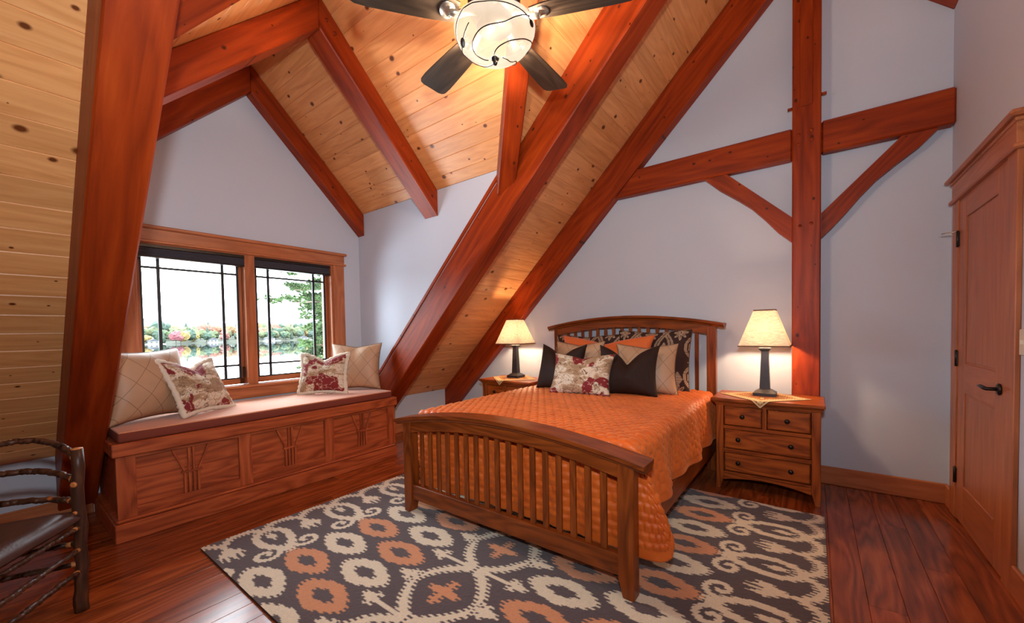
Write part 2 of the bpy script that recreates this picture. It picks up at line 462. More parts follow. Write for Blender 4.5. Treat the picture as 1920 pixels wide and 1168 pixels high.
# floor with planks
floor = mesh_prisms('floor', [([(XW - .2, YR - .1, -.013), (XD + .2, YR - .1, -.013), (XD + .2, YB + .1, -.013), (XW - .2, YB + .1, -.013)], (0, 0, -.12))], M['black'], .1)
def board(name, O, e1, e2, n, a0, a1, b0, b1, w, mat, parent, ch=.0035, th=.018):
    """a board lying on a plane: edge one runs a0..a1, edge two (w across) b0..b1 along e1"""
    O, e1, e2, n = Vector(O), Vector(e1), Vector(e2), Vector(n)
    sec = [(0, -th), (0, -ch), (ch, 0), (w - ch, 0), (w, -ch), (w, -th)]
    V = []
    for end in (0, 1):
        for t, d in sec:
            k = t / w
            l = (a0 * (1 - k) + b0 * k) if end == 0 else (a1 * (1 - k) + b1 * k)
            V.append(O + e1 * l + e2 * t + n * d)
    F = [(0, 1, 2, 3, 4, 5), (11, 10, 9, 8, 7, 6)] + [(i, (i + 1) % 6, 6 + (i + 1) % 6, 6 + i) for i in range(6)]
    c = sum(V, Vector()) / 12
    Mx = frame(c, e1, e2); Mi = Mx.inverted()
    return from_py(name, [Mi @ v for v in V], F, mat, parent, False, Mx)
PWID = .127
x = XW
i = 0
while x < XD - .02:
    w = min(PWID, XD - x)
    y = YR + random.uniform(-1.2, 0)
    while y < YB:
        l = random.uniform(1.1, 2.4)
        a, b = max(y, YR), min(y + l, YB)
        if b - a > .05:
            board('plank', (x, 0, 0), (0, 1, 0), (1, 0, 0), (0, 0, 1), a + .0008, b - .0008, a + .0008, b - .0008, w - .0008, M['floor'], floor, ch=.0016, th=.012)
        y += l
    x += PWID; i += 1

# walls
wall_back = mesh_prisms('wall_back', [([(XW, YB, -.01), (XD + .15, YB, -.01), (XD + .15, YB, 4.516 - (XD + .15 - RX)), (RX, YB, 4.516), (XW, YB, XW + BZ)], (0, .14, 0))], M['wall'], .1)
wall_right = mesh_prisms('wall_right', [([(XD, YR, -.01), (XD, YB + .14, -.01), (XD, YB + .14, 3.74), (XD, YR, 3.74)], (.14, 0, 0))], M['wall'], .1)
wall_rear = mesh_prisms('wall_rear', [([(XW, YR, -.01), (XD + .15, YR, -.01), (XD + .15, YR, 4.516 - (XD + .15 - RX)), (RX, YR, 4.516), (XW, YR, XW + BZ)], (0, -.14, 0))], M['wall'], .1)
WY0, WY1, WZ0, WZ1 = .697, 2.277, .79, 1.99
wall_window = mesh_prisms('wall_window', [
    ([(XW, YE0, -.01), (XW, YE1, -.01), (XW, YE1, WZ0), (XW, YE0, WZ0)], (-.14, 0, 0)),
    ([(XW, YE0, WZ0), (XW, WY0, WZ0), (XW, WY0, WZ1), (XW, YE0, WZ1)], (-.14, 0, 0)),
    ([(XW, WY1, WZ0), (XW, YE1, WZ0), (XW, YE1, WZ1), (XW, WY1, WZ1)], (-.14, 0, 0)),
    ([(XW, YE0, WZ1), (XW, YE1, WZ1), (XW, YE1, ZE), (XW, DY, DZ), (XW, YE0, ZE)], (-.14, 0, 0)),
], M['wall'], .1)
mesh_prisms('wall_knee_far', [([(XW, YE1, -.01), (XW, YB, -.01), (XW, YB, XW + BZ), (XW, YE1, XW + BZ)], (-.14, 0, 0))], M['wall'], .1)
mesh_prisms('wall_knee_near', [([(XW, YR, -.01), (XW, YE0, -.01), (XW, YE0, XW + BZ), (XW, YR, XW + BZ)], (-.14, 0, 0))], M['wall'], .1)
mesh_prisms('wall_cheek_far', [([(XW, YE1, XW + BZ), (XW, YE1, ZE), (XE, YE1, ZE)], (0, .1, 0))], M['wall'], .1)
mesh_prisms('wall_cheek_near', [([(XW, YE0, XW + BZ), (XW, YE0, ZE), (XE, YE0, ZE)], (0, -.1, 0))], M['wall'], .1)

# ceiling backing slabs (outside the boards) and the boards
s2 = math.sqrt(.5)
UP = .022
def onm(x_, y_): return (x_ - UP * s2, y_, x_ + BZ + UP * s2)
ceiling = mesh_prisms('ceiling', [
    ([onm(XW - .1, YE1 + .04), onm(XE - .02, YE1 + .04), onm(XA, DY), onm(RX + .05, DY), onm(RX + .05, YB + .14), onm(XW - .1, YB + .14)], (-.05, 0, .05)),
    ([onm(XW - .1, YE0 - .04), onm(XE - .02, YE0 - .04), onm(XA, DY), onm(RX + .05, DY), onm(RX + .05, YR - .14), onm(XW - .1, YR - .14)], (-.05, 0, .05)),
    ([(RX - .05, YR - .14, 4.60), (RX - .05, YB + .14, 4.60), (XD + .14, YB + .14, 3.76), (XD + .14, YR - .14, 3.76)], (.05, 0, .05)),
], M['pine'], .1)
ceiling_dormer = mesh_prisms('ceiling_dormer', [
    ([(XW - .14, YE1 + .1, ZE - .1 + .03), (XW - .14, DY, DZ + .03), (XA + .03, DY, DZ + .03), (XE + .03 - .1, YE1 + .1, ZE - .1 + .03)], (0, .05, .05)),
    ([(XW - .14, YE0 - .1, ZE - .1 + .03), (XW - .14, DY, DZ + .03), (XA + .03, DY, DZ + .03), (XE + .03 - .1, YE0 - .1, ZE - .1 + .03)], (0, -.05, .05)),
], M['pine'], .1)
BW = .1305
def y_lo(xx):   # far-side boards start here (valley)
    if xx <= XE: return YE1 + .004
    if xx <= XA: return DY + (XA - xx)
    return DY
def y_hi(xx):
    if xx <= XE: return YE0 - .004
    if xx <= XA: return DY - (XA - xx)
    return DY
# main slope: strips run along y; e2 runs up the slope
t = 0.0
SL = (RX - XW) / s2
k0 = 0
while t < SL - .02:
    w = min(BW, SL - t)
    xa, xb = XW + t * s2, XW + (t + w) * s2
    O = (xa, 0, xa + BZ)
    n = (s2, 0, -s2); e2 = (s2, 0, s2)
    cut = random.uniform(2.9, 3.7) if random.random() < .35 else None
    a0, b0 = y_lo(xa), y_lo(xb)
    segs = [(a0, b0, YB)] if cut is None or xb > XA - .4 else [(a0, b0, cut), (cut, cut, YB)]
    for (p, q, e) in segs:
        board('pine_board', O, (0, 1, 0), e2, n, p, e, q, e, w, M['pine'], ceiling)
    a1, b1 = y_hi(xa), y_hi(xb)
    c2 = random.uniform(-1.2, -.3)
    board('pine_board', O, (0, 1, 0), e2, n, c2, a1, c2, b1, w, M['pine'], ceiling)
    board('pine_board', O, (0, 1, 0), e2, n, YR, c2, YR, c2, w, M['pine'], ceiling)
    t += BW
t = 0.0
SLR = (XD - RX) / s2
while t < SLR - .02:
    w = min(BW, SLR - t)
    xa = RX + t * s2
    board('pine_board', (xa, 0, 4.516 - t * s2), (0, 1, 0), (s2, 0, -s2), (-s2, 0, -s2), YR, YB, YR, YB, w, M['pine'], ceiling)
    t += BW
# dormer slopes: strips run along x
t = 0.0
SD = (YE1 - DY) / s2
while t < SD - .02:
    w = min(BW, SD - t)
    for sg in (1, -1):
        ya, za = DY + sg * t * s2, DZ - t * s2
        xa, xb = XA - t * s2, XA - (t + w) * s2
        cut = random.uniform(-3.6, -2.9) if random.random() < .5 else None
        segs = [(XW, XW, xa, xb)] if cut is None else [(XW, XW, cut, cut), (cut, cut, xa, xb)]
        for p, q, e, f in segs:
            board('pine_board', (0, ya, za), (1, 0, 0), (0, sg * s2, -s2), (0, -sg * s2, -s2), p, e, q, f, w, M['pine'], ceiling_dormer)
    t += BW

# baseboards
def baseboard(name, lo, hi):
    return struct(box(name, lo, hi, M['trim'], None, .006))
baseboard('baseboard_back', (-.0 + .04, YB - .02, 0), (XD, YB, .14))
baseboard('baseboard_back_left', (XW, YB - .02, 0), (-.14, YB, .14))
baseboard('baseboard_right_far', (XD - .02, 3.84, 0), (XD, YB - .02, .14))
baseboard('baseboard_right', (XD - .02, YR, 0), (XD, 2.80, .14))
baseboard('baseboard_knee_near', (XW, YR, 0), (XW + .02, .435, .14))
baseboard('baseboard_knee_far', (XW, 2.79, 0), (XW + .02, 3.84, .14))
# trim strips where the cheek wall meets the rafter
def strip_box(name, p0, p1, n, w, th):
    p0, p1 = Vector(p0), Vector(p1)
    return struct(obox(name, (p0 + p1) / 2, p1 - p0, n, ((p1 - p0).length, th, w), M['timber'], None, .003))
strip_box('trim_1', (XW + .02, YE1 - .006, XW + .02 + BZ + .025), (XE, YE1 - .006, XE + BZ + .025), (0, 1, 0), .03, .02)
strip_box('trim_2', (XW + .02, YE0 + .006, XW + .02 + BZ + .025), (XE, YE0 + .006, XE + BZ + .025), (0, 1, 0), .03, .02)

# ---------------------------------------------------------------- window in the dormer
win = struct(thing('window_1', None, None, (XW, 1.487, 1.4)))
CX = XW + .02      # casing face
box('casing', (XW, 2.277, .79), (CX, 2.398, 1.985), M['trim'], win)
box('casing', (XW, .576, .79), (CX, .697, 1.985), M['trim'], win)
box('head_casing', (XW, .576, 1.985), (CX + .006, 2.40, 2.085), M['trim'], win)
box('head_bead', (XW, .555, 1.978), (CX + .018, 2.42, 1.998), M['trim'], win, .006)
box('head_cap', (XW, .55, 2.085), (CX + .028, 2.425, 2.112), M['trim'], win, .008)
box('stool', (XW - .13, .56, .772), (CX + .03, 2.414, .795), M['trim'], win, .006)
box('apron', (XW, .576, .675), (CX, 2.398, .772), M['trim'], win)
# jambs
box('jamb', (XW - .14, 2.257, .79), (XW + .004, 2.279, 1.99), M['trim'], win)
box('jamb', (XW - .14, .695, .79), (XW + .004, .717, 1.99), M['trim'], win)
box('jamb', (XW - .14, .697, 1.97), (XW + .004, 2.277, 1.992), M['trim'], win)
box('mullion', (XW - .13, 1.447, .79), (XW + .002, 1.528, 1.985), M['trim'], win)
for (g0, g1) in ((.757, 1.405), (1.568, 2.215)):
    sash = box('sash', (-4.245, g0 - .042, .80), (-4.205, g0, 1.96), M['trim'], win)
    box('sash_rail', (-4.245, g0 - .042, .80), (-4.205, g1 + .042, .856), M['trim'], sash)
    box('sash_rail', (-4.245, g0, 1.918), (-4.205, g1, 1.96), M['trim'], sash)
    box('sash_stile', (-4.245, g1, .80), (-4.205, g1 + .042, 1.96), M['trim'], sash)
    # dark gasket around the glass
    for nm, lo, hi in (('gasket', (-4.206, g0 - .008, .852), (-4.199, g0 + .004, 1.922)), ('gasket', (-4.206, g1 - .004, .852), (-4.195, g1 + .014, 1.922)),
                       ('gasket', (-4.206, g0, .850), (-4.199, g1, .862))):
        box(nm, lo, hi, M['black'], sash, 0)
    pane = box('pane', (-4.228, g0, .855), (-4.222, g1, 1.92), M['glass'], sash, 0)
    for yy in (g0 + .105, g1 - .105):
        box('muntin', (-4.220, yy - .011, .856), (-4.208, yy + .011, 1.918), M['black'], sash, 0)
    for zz in (.973, 1.800):
        box('muntin', (-4.220, g0, zz - .009), (-4.208, g1, zz + .009), M['black'], sash, 0)
# lock levers
for yy in (1.432, 1.540):
    box('lock_lever', (-4.19, yy - .006, .86), (-4.165, yy + .006, .96), M['bronze'], win, .003)
# cellular shade drawn up
shade = thing('cellular_blind', 'dark cellular blind drawn up at the top of the window', 'blind', (-4.15, 1.487, 1.97))
box('head_rail', (-4.19, .72, 1.945), (-4.125, 2.255, 1.972), M['bronze'], shade, .003)
M['shadecloth'] = plain('charcoal_shade', srgb(62, 58, 66), .8, noise=.1)
for kz in range(5):
    box('cell', (-4.185, .722, 1.930 - kz * .013), (-4.13, 2.253, 1.944 - kz * .013), M['shadecloth'], shade, .006)
box('bottom_rail', (-4.19, .72, 1.868), (-4.125, 2.255, 1.881), M['bronze'], shade, .003)

# ---------------------------------------------------------------- door
door = struct(thing('door_1', None, None, (XD, 3.32, 0)))
DX = XD - .004
leaf = box('door_leaf', (XD - .006, 2.93, .008), (XD + .03, 3.71, 2.0), M['door'], door, 0, grain='z')
def dframe(y0, y1, z0, z1, nm, g):
    return box(nm, (XD - .014, y0, z0), (XD - .004, y1, z1), M['door'], leaf, .003, grain=g)
dframe(3.575, 3.71, .008, 2.0, 'stile', 'z'); dframe(2.93, 3.055, .008, 2.0, 'stile', 'z')
dframe(3.055, 3.575, 1.885, 2.0, 'rail', 'y'); dframe(3.055, 3.575, .82, 1.0, 'rail', 'y'); dframe(3.055, 3.575, .008, .25, 'rail', 'y')
for z0, z1 in ((.25, .82), (1.0, 1.885)):
    box('panel', (XD - .009, 3.055 + .012, z0 + .012), (XD - .003, 3.575 - .012, z1 - .012), M['door'], leaf, .004, grain='z')
CD = XD - .02
box('casing', (CD, 3.722, 0), (XD, 3.842, 2.02), M['trim'], door)
box('casing', (CD, 2.80, 0), (XD, 2.92, 2.02), M['trim'], door)
box('jamb', (XD - .012, 3.708, 0), (XD, 3.726, 2.02), M['trim'], door); box('jamb', (XD - .012, 2.916, 0), (XD, 2.934, 2.02), M['trim'], door)
box('jamb', (XD - .012, 2.92, 1.998), (XD, 3.72, 2.03), M['trim'], door)
box('head_casing', (CD - .004, 2.80, 2.03), (XD, 3.842, 2.145), M['trim'], door)
box('head_bead', (CD - .018, 2.775, 2.018), (XD, 3.865, 2.042), M['trim'], door, .007)
box('head_crown', (CD - .012, 2.785, 2.14), (XD, 3.858, 2.158), M['trim'], door, .004)
box('head_crown', (CD - .034, 2.755, 2.158), (XD, 3.885, 2.185), M['trim'], door, .009)
for zz in (.282, 1.025, 1.775):
    h = box('hinge', (XD - .02, 3.702, zz - .045), (XD - .008, 3.722, zz + .045), M['bronze'], door, .002)
    lathe('hinge_pin', [(.0, -.052), (.007, -.05), (.007, .05), (.0, .054)], M['bronze'], h, (XD - .022, 3.712, zz), 10)
st = tube('hinge_stop', [(XD - .022, 3.712, 1.822), (XD - .06, 3.735, 1.822), (XD - .085, 3.75, 1.822)], .004, M['nickel'], door)
rose = lathe('handle_rose', [(.0, 0), (.027, .0), (.03, .006), (.022, .012), (.0, .013)], M['bronze'], door, matrix=frame((XD - .014, 2.985, .92), (0, 1, 0), (0, 0, 1)) @ Matrix.Rotation(math.pi, 4, 'X'), seg=18)
tube('handle_lever', [(XD - .014, 2.985, .92), (XD - .06, 2.985, .92), (XD - .062, 3.0, .921), (XD - .062, 3.06, .925), (XD - .060, 3.115, .921)], [.009, .009, .010, .009, .004], M['bronze'], rose)
sw = struct(box('trim_switch_plate', (XD - .008, 2.72, 1.10), (XD, 2.795, 1.215), M['white_plate'], None, .003))
sw['label'] = 'ivory light switch plate beside the door casing'
box('toggle', (XD - .016, 2.752, 1.148), (XD - .007, 2.763, 1.168), M['white_plate'], sw, .001)

# ---------------------------------------------------------------- timber frame
SZ = 4.17                 # soffit of main rafters: z = x + SZ
RD = .283                 # rafter depth, square to the slope
def main_rafter(label, y0, y1, xlo=XW):
    """rafter in the x-z plane, cut plumb at the eave wall and at the ridge"""
    dz = RD / s2
    poly = [(xlo, xlo + SZ), (RX, RX + SZ), (RX, RX + SZ + dz - .004), (xlo, xlo + SZ + dz - .004)]
    o = prism('rafter', poly, 'y', y0, y1, M['timber'], None, (1, 0, 1))
    bevel_obj(o, .008)
    tag(o, label, 'rafter', 'main roof rafters')
    return o
def bevel_obj(o, w):
    bm = bmesh.new(); bm.from_mesh(o.data)
    bmesh.ops.bevel(bm, geom=list(bm.edges), offset=w, segments=1, affect='EDGES')
    bm.to_mesh(o.data); bm.free()
rafL = main_rafter('broad stained rafter in the left foreground beside the window seat', .265, .45)
rafM = main_rafter('stained rafter slanting up from the far end of the window seat', 2.59, 2.785)
rafB = main_rafter('stained rafter against the headboard wall above the lamp beside the slope', 3.862, YB)
o = prism('rafter', [(XD, 4.07 - XD), (RX, 4.07 - RX), (RX, 4.07 - RX + .396), (XD, 4.07 - XD + .396)], 'y', 3.862, YB, M['timber'], None, (1, 0, -1))
bevel_obj(o, .008)
tag(o, 'stained rafter end at the top corner above the door wall', 'rafter', 'main roof rafters')
def peg(p, n, parent, r=.011, h=.006):
    lathe('peg', [(0, 0), (r, 0), (r, h), (.0, h + .002)], M['timber'], parent, matrix=frame(p, (0, 0, 1) if abs(n[2]) < .9 else (1, 0, 0), n) @ Matrix.Rotation(-math.pi / 2, 4, 'X'), seg=10)
for xx, zz in ((-1.585, 2.68), (-1.53, 2.765)): peg((xx, 3.862, zz), (0, -1, 0), rafB)
# valley rafters
def valley(sg, label, dy):
    d = Vector((1, -sg, 1)).normalized()
    side = Vector((1, sg, 0)).normalized()
    nrm = Vector((-1, sg, 2)).normalized()      # up, square to the valley
    p0 = Vector((XE - .03, DY + sg * (YE1 - DY + .03), ZE - .03)); p1 = Vector((XA + .3, DY - sg * .3, DZ + .3))
    p1 = Vector((XA, DY, DZ))
    w, h = .14, .15
    V = []
    for p in (p0 - d * .1, p1 + d * .02):
        for a, b in ((-w / 2, -h), (w / 2, -h), (w / 2, .01), (-w / 2, .01)):
            V.append(p + side * a + nrm * b)
    c = sum(V, Vector()) / 8
    Mx = frame(c, d, side); Mi = Mx.inverted()
    o = from_py('valley_rafter', [Mi @ v for v in V], [(0, 1, 2, 3), (7, 6, 5, 4), (0, 1, 5, 4), (1, 2, 6, 5), (2, 3, 7, 6), (3, 0, 4, 7)], M['timber'], None, False, Mx)
    bevel_obj(o, .006)
    return tag(o, label, 'rafter', 'valley rafters')
valley(1, 'stained valley rafter rising beside the fan light to the dormer ridge', 0)
valley(-1, 'stained valley rafter partly hidden behind the foreground rafter', 0)
# dormer rafters, pairs; the far one laps the near one at the peak
DS = 3.415               # soffit apex height
DV = .245                # plumb depth
def dormer_pair(x0, x1, labR, labL, grp):
    zb = lambda y: DS - abs(y - DY)
    lap = .085
    polyR = [(YE1, zb(YE1)), (DY - lap, DS + lap), (DY - lap + DV / 2, DS + lap + DV / 2), (DY, DS + DV - .004), (YE1, zb(YE1) + DV - .004)]
    polyR = [(YE1, zb(YE1)), (DY, DS), (DY, DS + DV - .004), (YE1, zb(YE1) + DV - .004)]
    r = prism('dormer_rafter', polyR, 'x', x0, x1, M['timber'], None, (0, 1, -1)); bevel_obj(r, .007)
    tag(r, labR, 'rafter', grp)
    polyL = [(YE0, zb(YE0)), (DY - .001, DS), (DY - .001, DS + DV - .004), (YE0, zb(YE0) + DV - .004)]
    l = prism('dormer_rafter', polyL, 'x', x0, x1, M['timber'], None, (0, 1, 1)); bevel_obj(l, .007)
    tag(l, labL, 'rafter', grp)
    return r, l
r2, l2 = dormer_pair(-2.985, -2.80, 'dormer rafter with an angled foot ending high on the pale side wall', 'dormer rafter rising from behind the foreground rafter toward the fan', 'dormer rafters')
r1, l1 = dormer_pair(XW, -4.0, 'dormer rafter framing the right edge of the window gable', 'dormer rafter framing the left edge of the window gable', 'dormer rafters')
for yy, zz in ((1.56, 3.50), (1.62, 3.44)): peg((-2.80, yy, zz), (1, 0, 0), r2, .014, .004)
peg((-2.80, 2.2, 2.84), (1, 0, 0), r2, .012, .003)
peg((-4.0, 1.55, 3.42), (1, 0, 0), r1, .012, .003)

# king post, tie beam, braces
post = box('king_post', (-.141, 3.850, 0), (.039, YB, 4.35), M['timber'], None, .008)
tag(post, 'tall stained king post rising behind the right nightstand', 'post')
sp = box('spline', (-.094, 3.838, 2.93), (-.012, 3.851, 4.3), M['timber'], post, .004)
for xx, zz in ((-.10, 2.72), (-.02, 2.735), (-.10, 2.65), (-.02, 2.665)): peg((xx, 3.85, zz), (0, -1, 0), post, .013, .004)
for xx, zz in ((-.09, 2.02), (-.02, 2.03)): peg((xx, 3.85, zz), (0, -1, 0), post, .012, .004)
tube('through_peg', [(-.172, 3.88, 2.945), (-.14, 3.88, 2.945)], .011, M['timber'], post); tube('through_peg', [(.038, 3.88, 2.995), (.07, 3.88, 2.995)], .011, M['timber'], post)
tb = prism('tie_beam', [(-1.615, 2.56), (-.141, 2.56), (-.141, 2.797), (-1.385, 2.797)], 'y', 3.882, YB, M['timber'], None, 'x'); bevel_obj(tb, .012)
tag(tb, 'horizontal tie beam between the slanting rafter and the king post', 'beam', 'tie beams on the headboard wall')
tb2 = prism('tie_beam', [(.039, 2.56), (XD, 2.56), (XD, 2.797), (.039, 2.797)], 'y', 3.882, YB, M['timber'], None, 'x'); bevel_obj(tb2, .012)
tag(tb2, 'short tie beam between the king post and the door wall', 'beam', 'tie beams on the headboard wall')
for nm, P in (('curved brace left of the king post under the long beam', [(-.606, 2.562), (-.144, 2.11), (-.144, 1.915), (-.233, 2.003), (-.33, 2.128), (-.42, 2.232), (-.514, 2.317), (-.66, 2.436), (-.786, 2.562)]),
              ('curved brace right of the king post near the door wall', [(.487, 2.562), (.041, 2.107), (.041, 1.917), (.11, 1.99), (.183, 2.077), (.27, 2.19), (.358, 2.288), (.452, 2.368), (.578, 2.465), (.668, 2.562)])):
    b = prism('curved_brace', P, 'y', 3.905, 3.968, M['timber'], None, (1, 0, -1) if P[0][0] < 0 else (1, 0, 1))
    tag(b, nm, 'brace', 'curved braces')

# ================================================================ WINDOW SEAT
bench = thing('window_bench', 'built-in oak window seat with panelled front under the window', 'bench', (-3.7, 1.46, 0))
FX = -3.37
box('carcass', (XW + .012, .47, .0), (-3.405, 2.47, .515), M['bench'], bench, 0)
box('base_board', (XW + .012, .438, 0), (-3.338, 2.467, .112), M['bench'], bench, .004)
box('base_cap', (XW + .012, .446, .112), (-3.348, 2.463, .132), M['bench'], bench, .009)
box('top_rail', (-3.42, .437, .522), (-3.34, 2.482, .602), M['bench'], bench, .004)
box('seat_board', (XW + .012, .445, .575), (-3.42, 2.478, .60), M['bench'], bench, .003)
box('end_rail', (XW + .012, .437, .522), (-3.42, .462, .602), M['bench'], bench, .004)
box('under_rail', (-3.40, .462, .497), (FX, 2.47, .522), M['bench'], bench, .002)
box('bottom_rail', (-3.40, .462, .132), (FX, 2.47, .192), M['bench'], bench, .002)
for y0, y1 in ((.455, .545), (1.106, 1.19), (1.751, 1.834), (2.394, 2.474)):
    box('stile', (-3.40, y0, .132), (FX + .0015, y1, .522), M['bench'], bench, .002)
for yc in (.826, 1.470, 2.114):
    pn = box('panel', (-3.41, yc - .281, .192), (-3.393, yc + .281, .497), M['bench'], bench, 0)
    F0, F1 = -3.393, -3.373
    for dy in (-.037, -.0125, .0125, .037):
        top = .497 if abs(dy) < .02 else .335
        box('ornament_strip', (F0, yc + dy - .0075, .192), (F1, yc + dy + .0075, top), M['bench'], pn, .002)
    box('ornament_bar', (F0, yc - .056, .327), (F1 + .004, yc + .056, .343), M['bench'], pn, .002)
    for sg in (-1, 1):
        p0 = Vector((-3.384, yc + sg * .040, .342)); p1 = Vector((-3.384, yc + sg * .098, .495))
        obox('ornament_brace', (p0 + p1) / 2, p1 - p0, (1, 0, 0), ((p1 - p0).length, .018, .013), M['bench'], pn, .002)
# cushion
def soft_box(name, lo, hi, mat, parent=None, r=.03, seg=3, smooth=True):
    lo, hi = Vector(lo), Vector(hi); d = hi - lo; c = (lo + hi) / 2
    bm = bmesh.new(); bmesh.ops.create_cube(bm, size=1)
    for v in bm.verts: v.co = Vector((v.co.x * d.x, v.co.y * d.y, v.co.z * d.z))
    bmesh.ops.bevel(bm, geom=list(bm.edges), offset=r, segments=seg, affect='EDGES', profile=.5)
    me = bpy.data.meshes.new(name); bm.to_mesh(me); bm.free(); me.materials.append(mat)
    if smooth:
        for p in me.polygons: p.use_smooth = True
    o = bpy.data.objects.new(name, me); o.location = c
    return put(o, parent)
cush = thing('seat_cushion', 'long rust chenille cushion lying on the window seat', 'cushion', (-3.7, 1.45, .602))
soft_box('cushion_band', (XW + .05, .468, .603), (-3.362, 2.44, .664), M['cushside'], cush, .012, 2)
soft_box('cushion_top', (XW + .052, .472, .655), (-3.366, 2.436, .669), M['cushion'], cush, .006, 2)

# ---------------------------------------------------------------- pillows
def pillow_mesh(w, h, t, n=36, chop=0., pinch=.07, pattern=None, power=.42, floppy=0., seed=0):
    u = np.linspace(-1, 1, n); U, V = np.meshgrid(u, u, indexing='ij')
    def sheet(sgn):
        X = w / 2 * U * (1 - pinch * (1 - V ** 2))
        Z = h / 2 * V * (1 - pinch * (1 - U ** 2))
        th = t / 2 * np.clip((1 - U ** 2) * (1 - V ** 2), 0, 1) ** power
        th = th * (1 + .10 * (fbm(U * 3 + 5, V * 3 + seed, seed) - .5)) + .004
        if chop:
            k = np.clip((V + 1) / 2, 0, 1) ** 2.2
            Z = Z - chop * np.exp(-np.sqrt((U / .36) ** 2 + .02)) * 1.15 * k * (1 - U ** 4)
            th = th * (1 - .35 * np.exp(-(U / .3) ** 2) * k)
        Y = sgn * th
        wr = .006 * (fbm(U * 5 + 2, V * 5 + 3, seed + 3) - .5) * (1 - U ** 2)
        return np.stack([X, Y + sgn * wr, Z + h / 2], -1)
    A, B = sheet(-1), sheet(1)
    Vv = np.concatenate([A.reshape(-1, 3), B.reshape(-1, 3)])
    idx = np.arange(n * n).reshape(n, n)
    qa = np.stack([idx[:-1, :-1], idx[1:, :-1], idx[1:, 1:], idx[:-1, 1:]], -1).reshape(-1, 4)
    qb = qa[:, ::-1] + n * n
    ring = np.concatenate([idx[:, 0], idx[-1, 1:], idx[::-1, -1][1:], idx[0, ::-1][1:-1]])
    r2_ = np.roll(ring, -1)
    qs = np.stack([ring, ring + n * n, r2_ + n * n, r2_], -1)
    q = np.concatenate([qa, qb, qs])
    col = None
    if pattern is not None:
        c = pattern(U * w / 2, (V + 1) * h / 2).reshape(-1, 3)
        col = np.concatenate([c, c])
    edge = (A.reshape(-1, 3)[ring] + B.reshape(-1, 3)[ring]) / 2
    return Vv, q, col, edge
def pillow(name, label, loc, yaw, lean, w, h, t, mat, chop=0., pattern=None, piping=None, fringe=False, n=36, group=None, roll=0., seed=0, pinch=.11):
    Vv, q, col, edge = pillow_mesh(w, h, t, n, chop, pinch, pattern, seed=seed)
    Mx = Matrix.Translation(loc) @ Matrix.Rotation(math.radians(yaw), 4, 'Z') @ Matrix.Rotation(math.radians(-lean), 4, 'X') @ Matrix.Rotation(math.radians(roll), 4, 'Y')
    root = bpy.data.objects.new(name, None); root.empty_display_size = .1; root.matrix_basis = Mx; COL.objects.link(root)
    tag(root, label, 'pillow', group)
    o = quads_obj('pillow_cover', Vv, q, mat, None, col); o.parent = root
    if piping is not None:
        step = 2
        pts = [Vector(p) for p in edge[::step]]
        rad = .0045
        p_ = tube('piping', pts, rad, piping, None, 6, True); p_.parent = root
    if fringe:
        pts = [Vector(p) for p in edge[::3]]
        c0 = Vector((0, 0, h / 2))
        pts = [c0 + (p - c0) * 1.035 for p in pts]
        rr = [.020 * (1 + .25 * random.uniform(-1, 1)) for _ in pts]
        p_ = tube('fringe', pts, rr, M['fringe'], None, 7, True); p_.parent = root
    return root
def quilt_lines(o_root, w, h, t, mat, k=5):
    pass
C_ = lambda r, g, b: np.array(srgb(r, g, b)[:3])
def pat_toile(seed, h=.36, rim=1.0):
    """scenic print: fine brown line work on cream with wine red clouds toward the top and bottom"""
    def f(X, Z):
        x, z = X * 9, Z * 9
        wx = x + 1.4 * fbm(x * 1.3, z * 1.3, seed + 40); wz = z + 1.4 * fbm(x * 1.3 + 7, z * 1.3, seed + 41)
        ln = np.abs(fbm(wx * 2.6, wz * 3.2, seed + 3, 3) - .5)
        ln2 = np.abs(fbm(wx * 4.2 + 9, wz * 5.0, seed + 13, 3) - .5)
        n2_ = fbm(x * 1.2, z * 2.6, seed + 9)
        base = np.empty(X.shape + (3,)); base[:] = C_(214, 198, 176)
        base = np.where((n2_ > .47)[..., None], C_(184, 156, 126), base)
        base = np.where((n2_ > .57)[..., None], C_(160, 130, 100), base)
        base = np.where((ln2 < .016)[..., None], C_(140, 110, 86), base)
        base = np.where((ln < .020)[..., None], C_(98, 74, 56), base)
        red = fbm(x * .9 + 3, z * .9, seed + 21, 3) + rim * .34 * (np.abs(Z / h - .5) * 2 - .62)
        rl = np.abs(fbm(x * 3.0, z * 3.0, seed + 5, 3) - .5)
        rm = red > .56
        base = np.where(rm[..., None], C_(124, 38, 40), base)
        base = np.where((rm & (rl < .028))[..., None], C_(196, 158, 140), base)
        return base
    return f
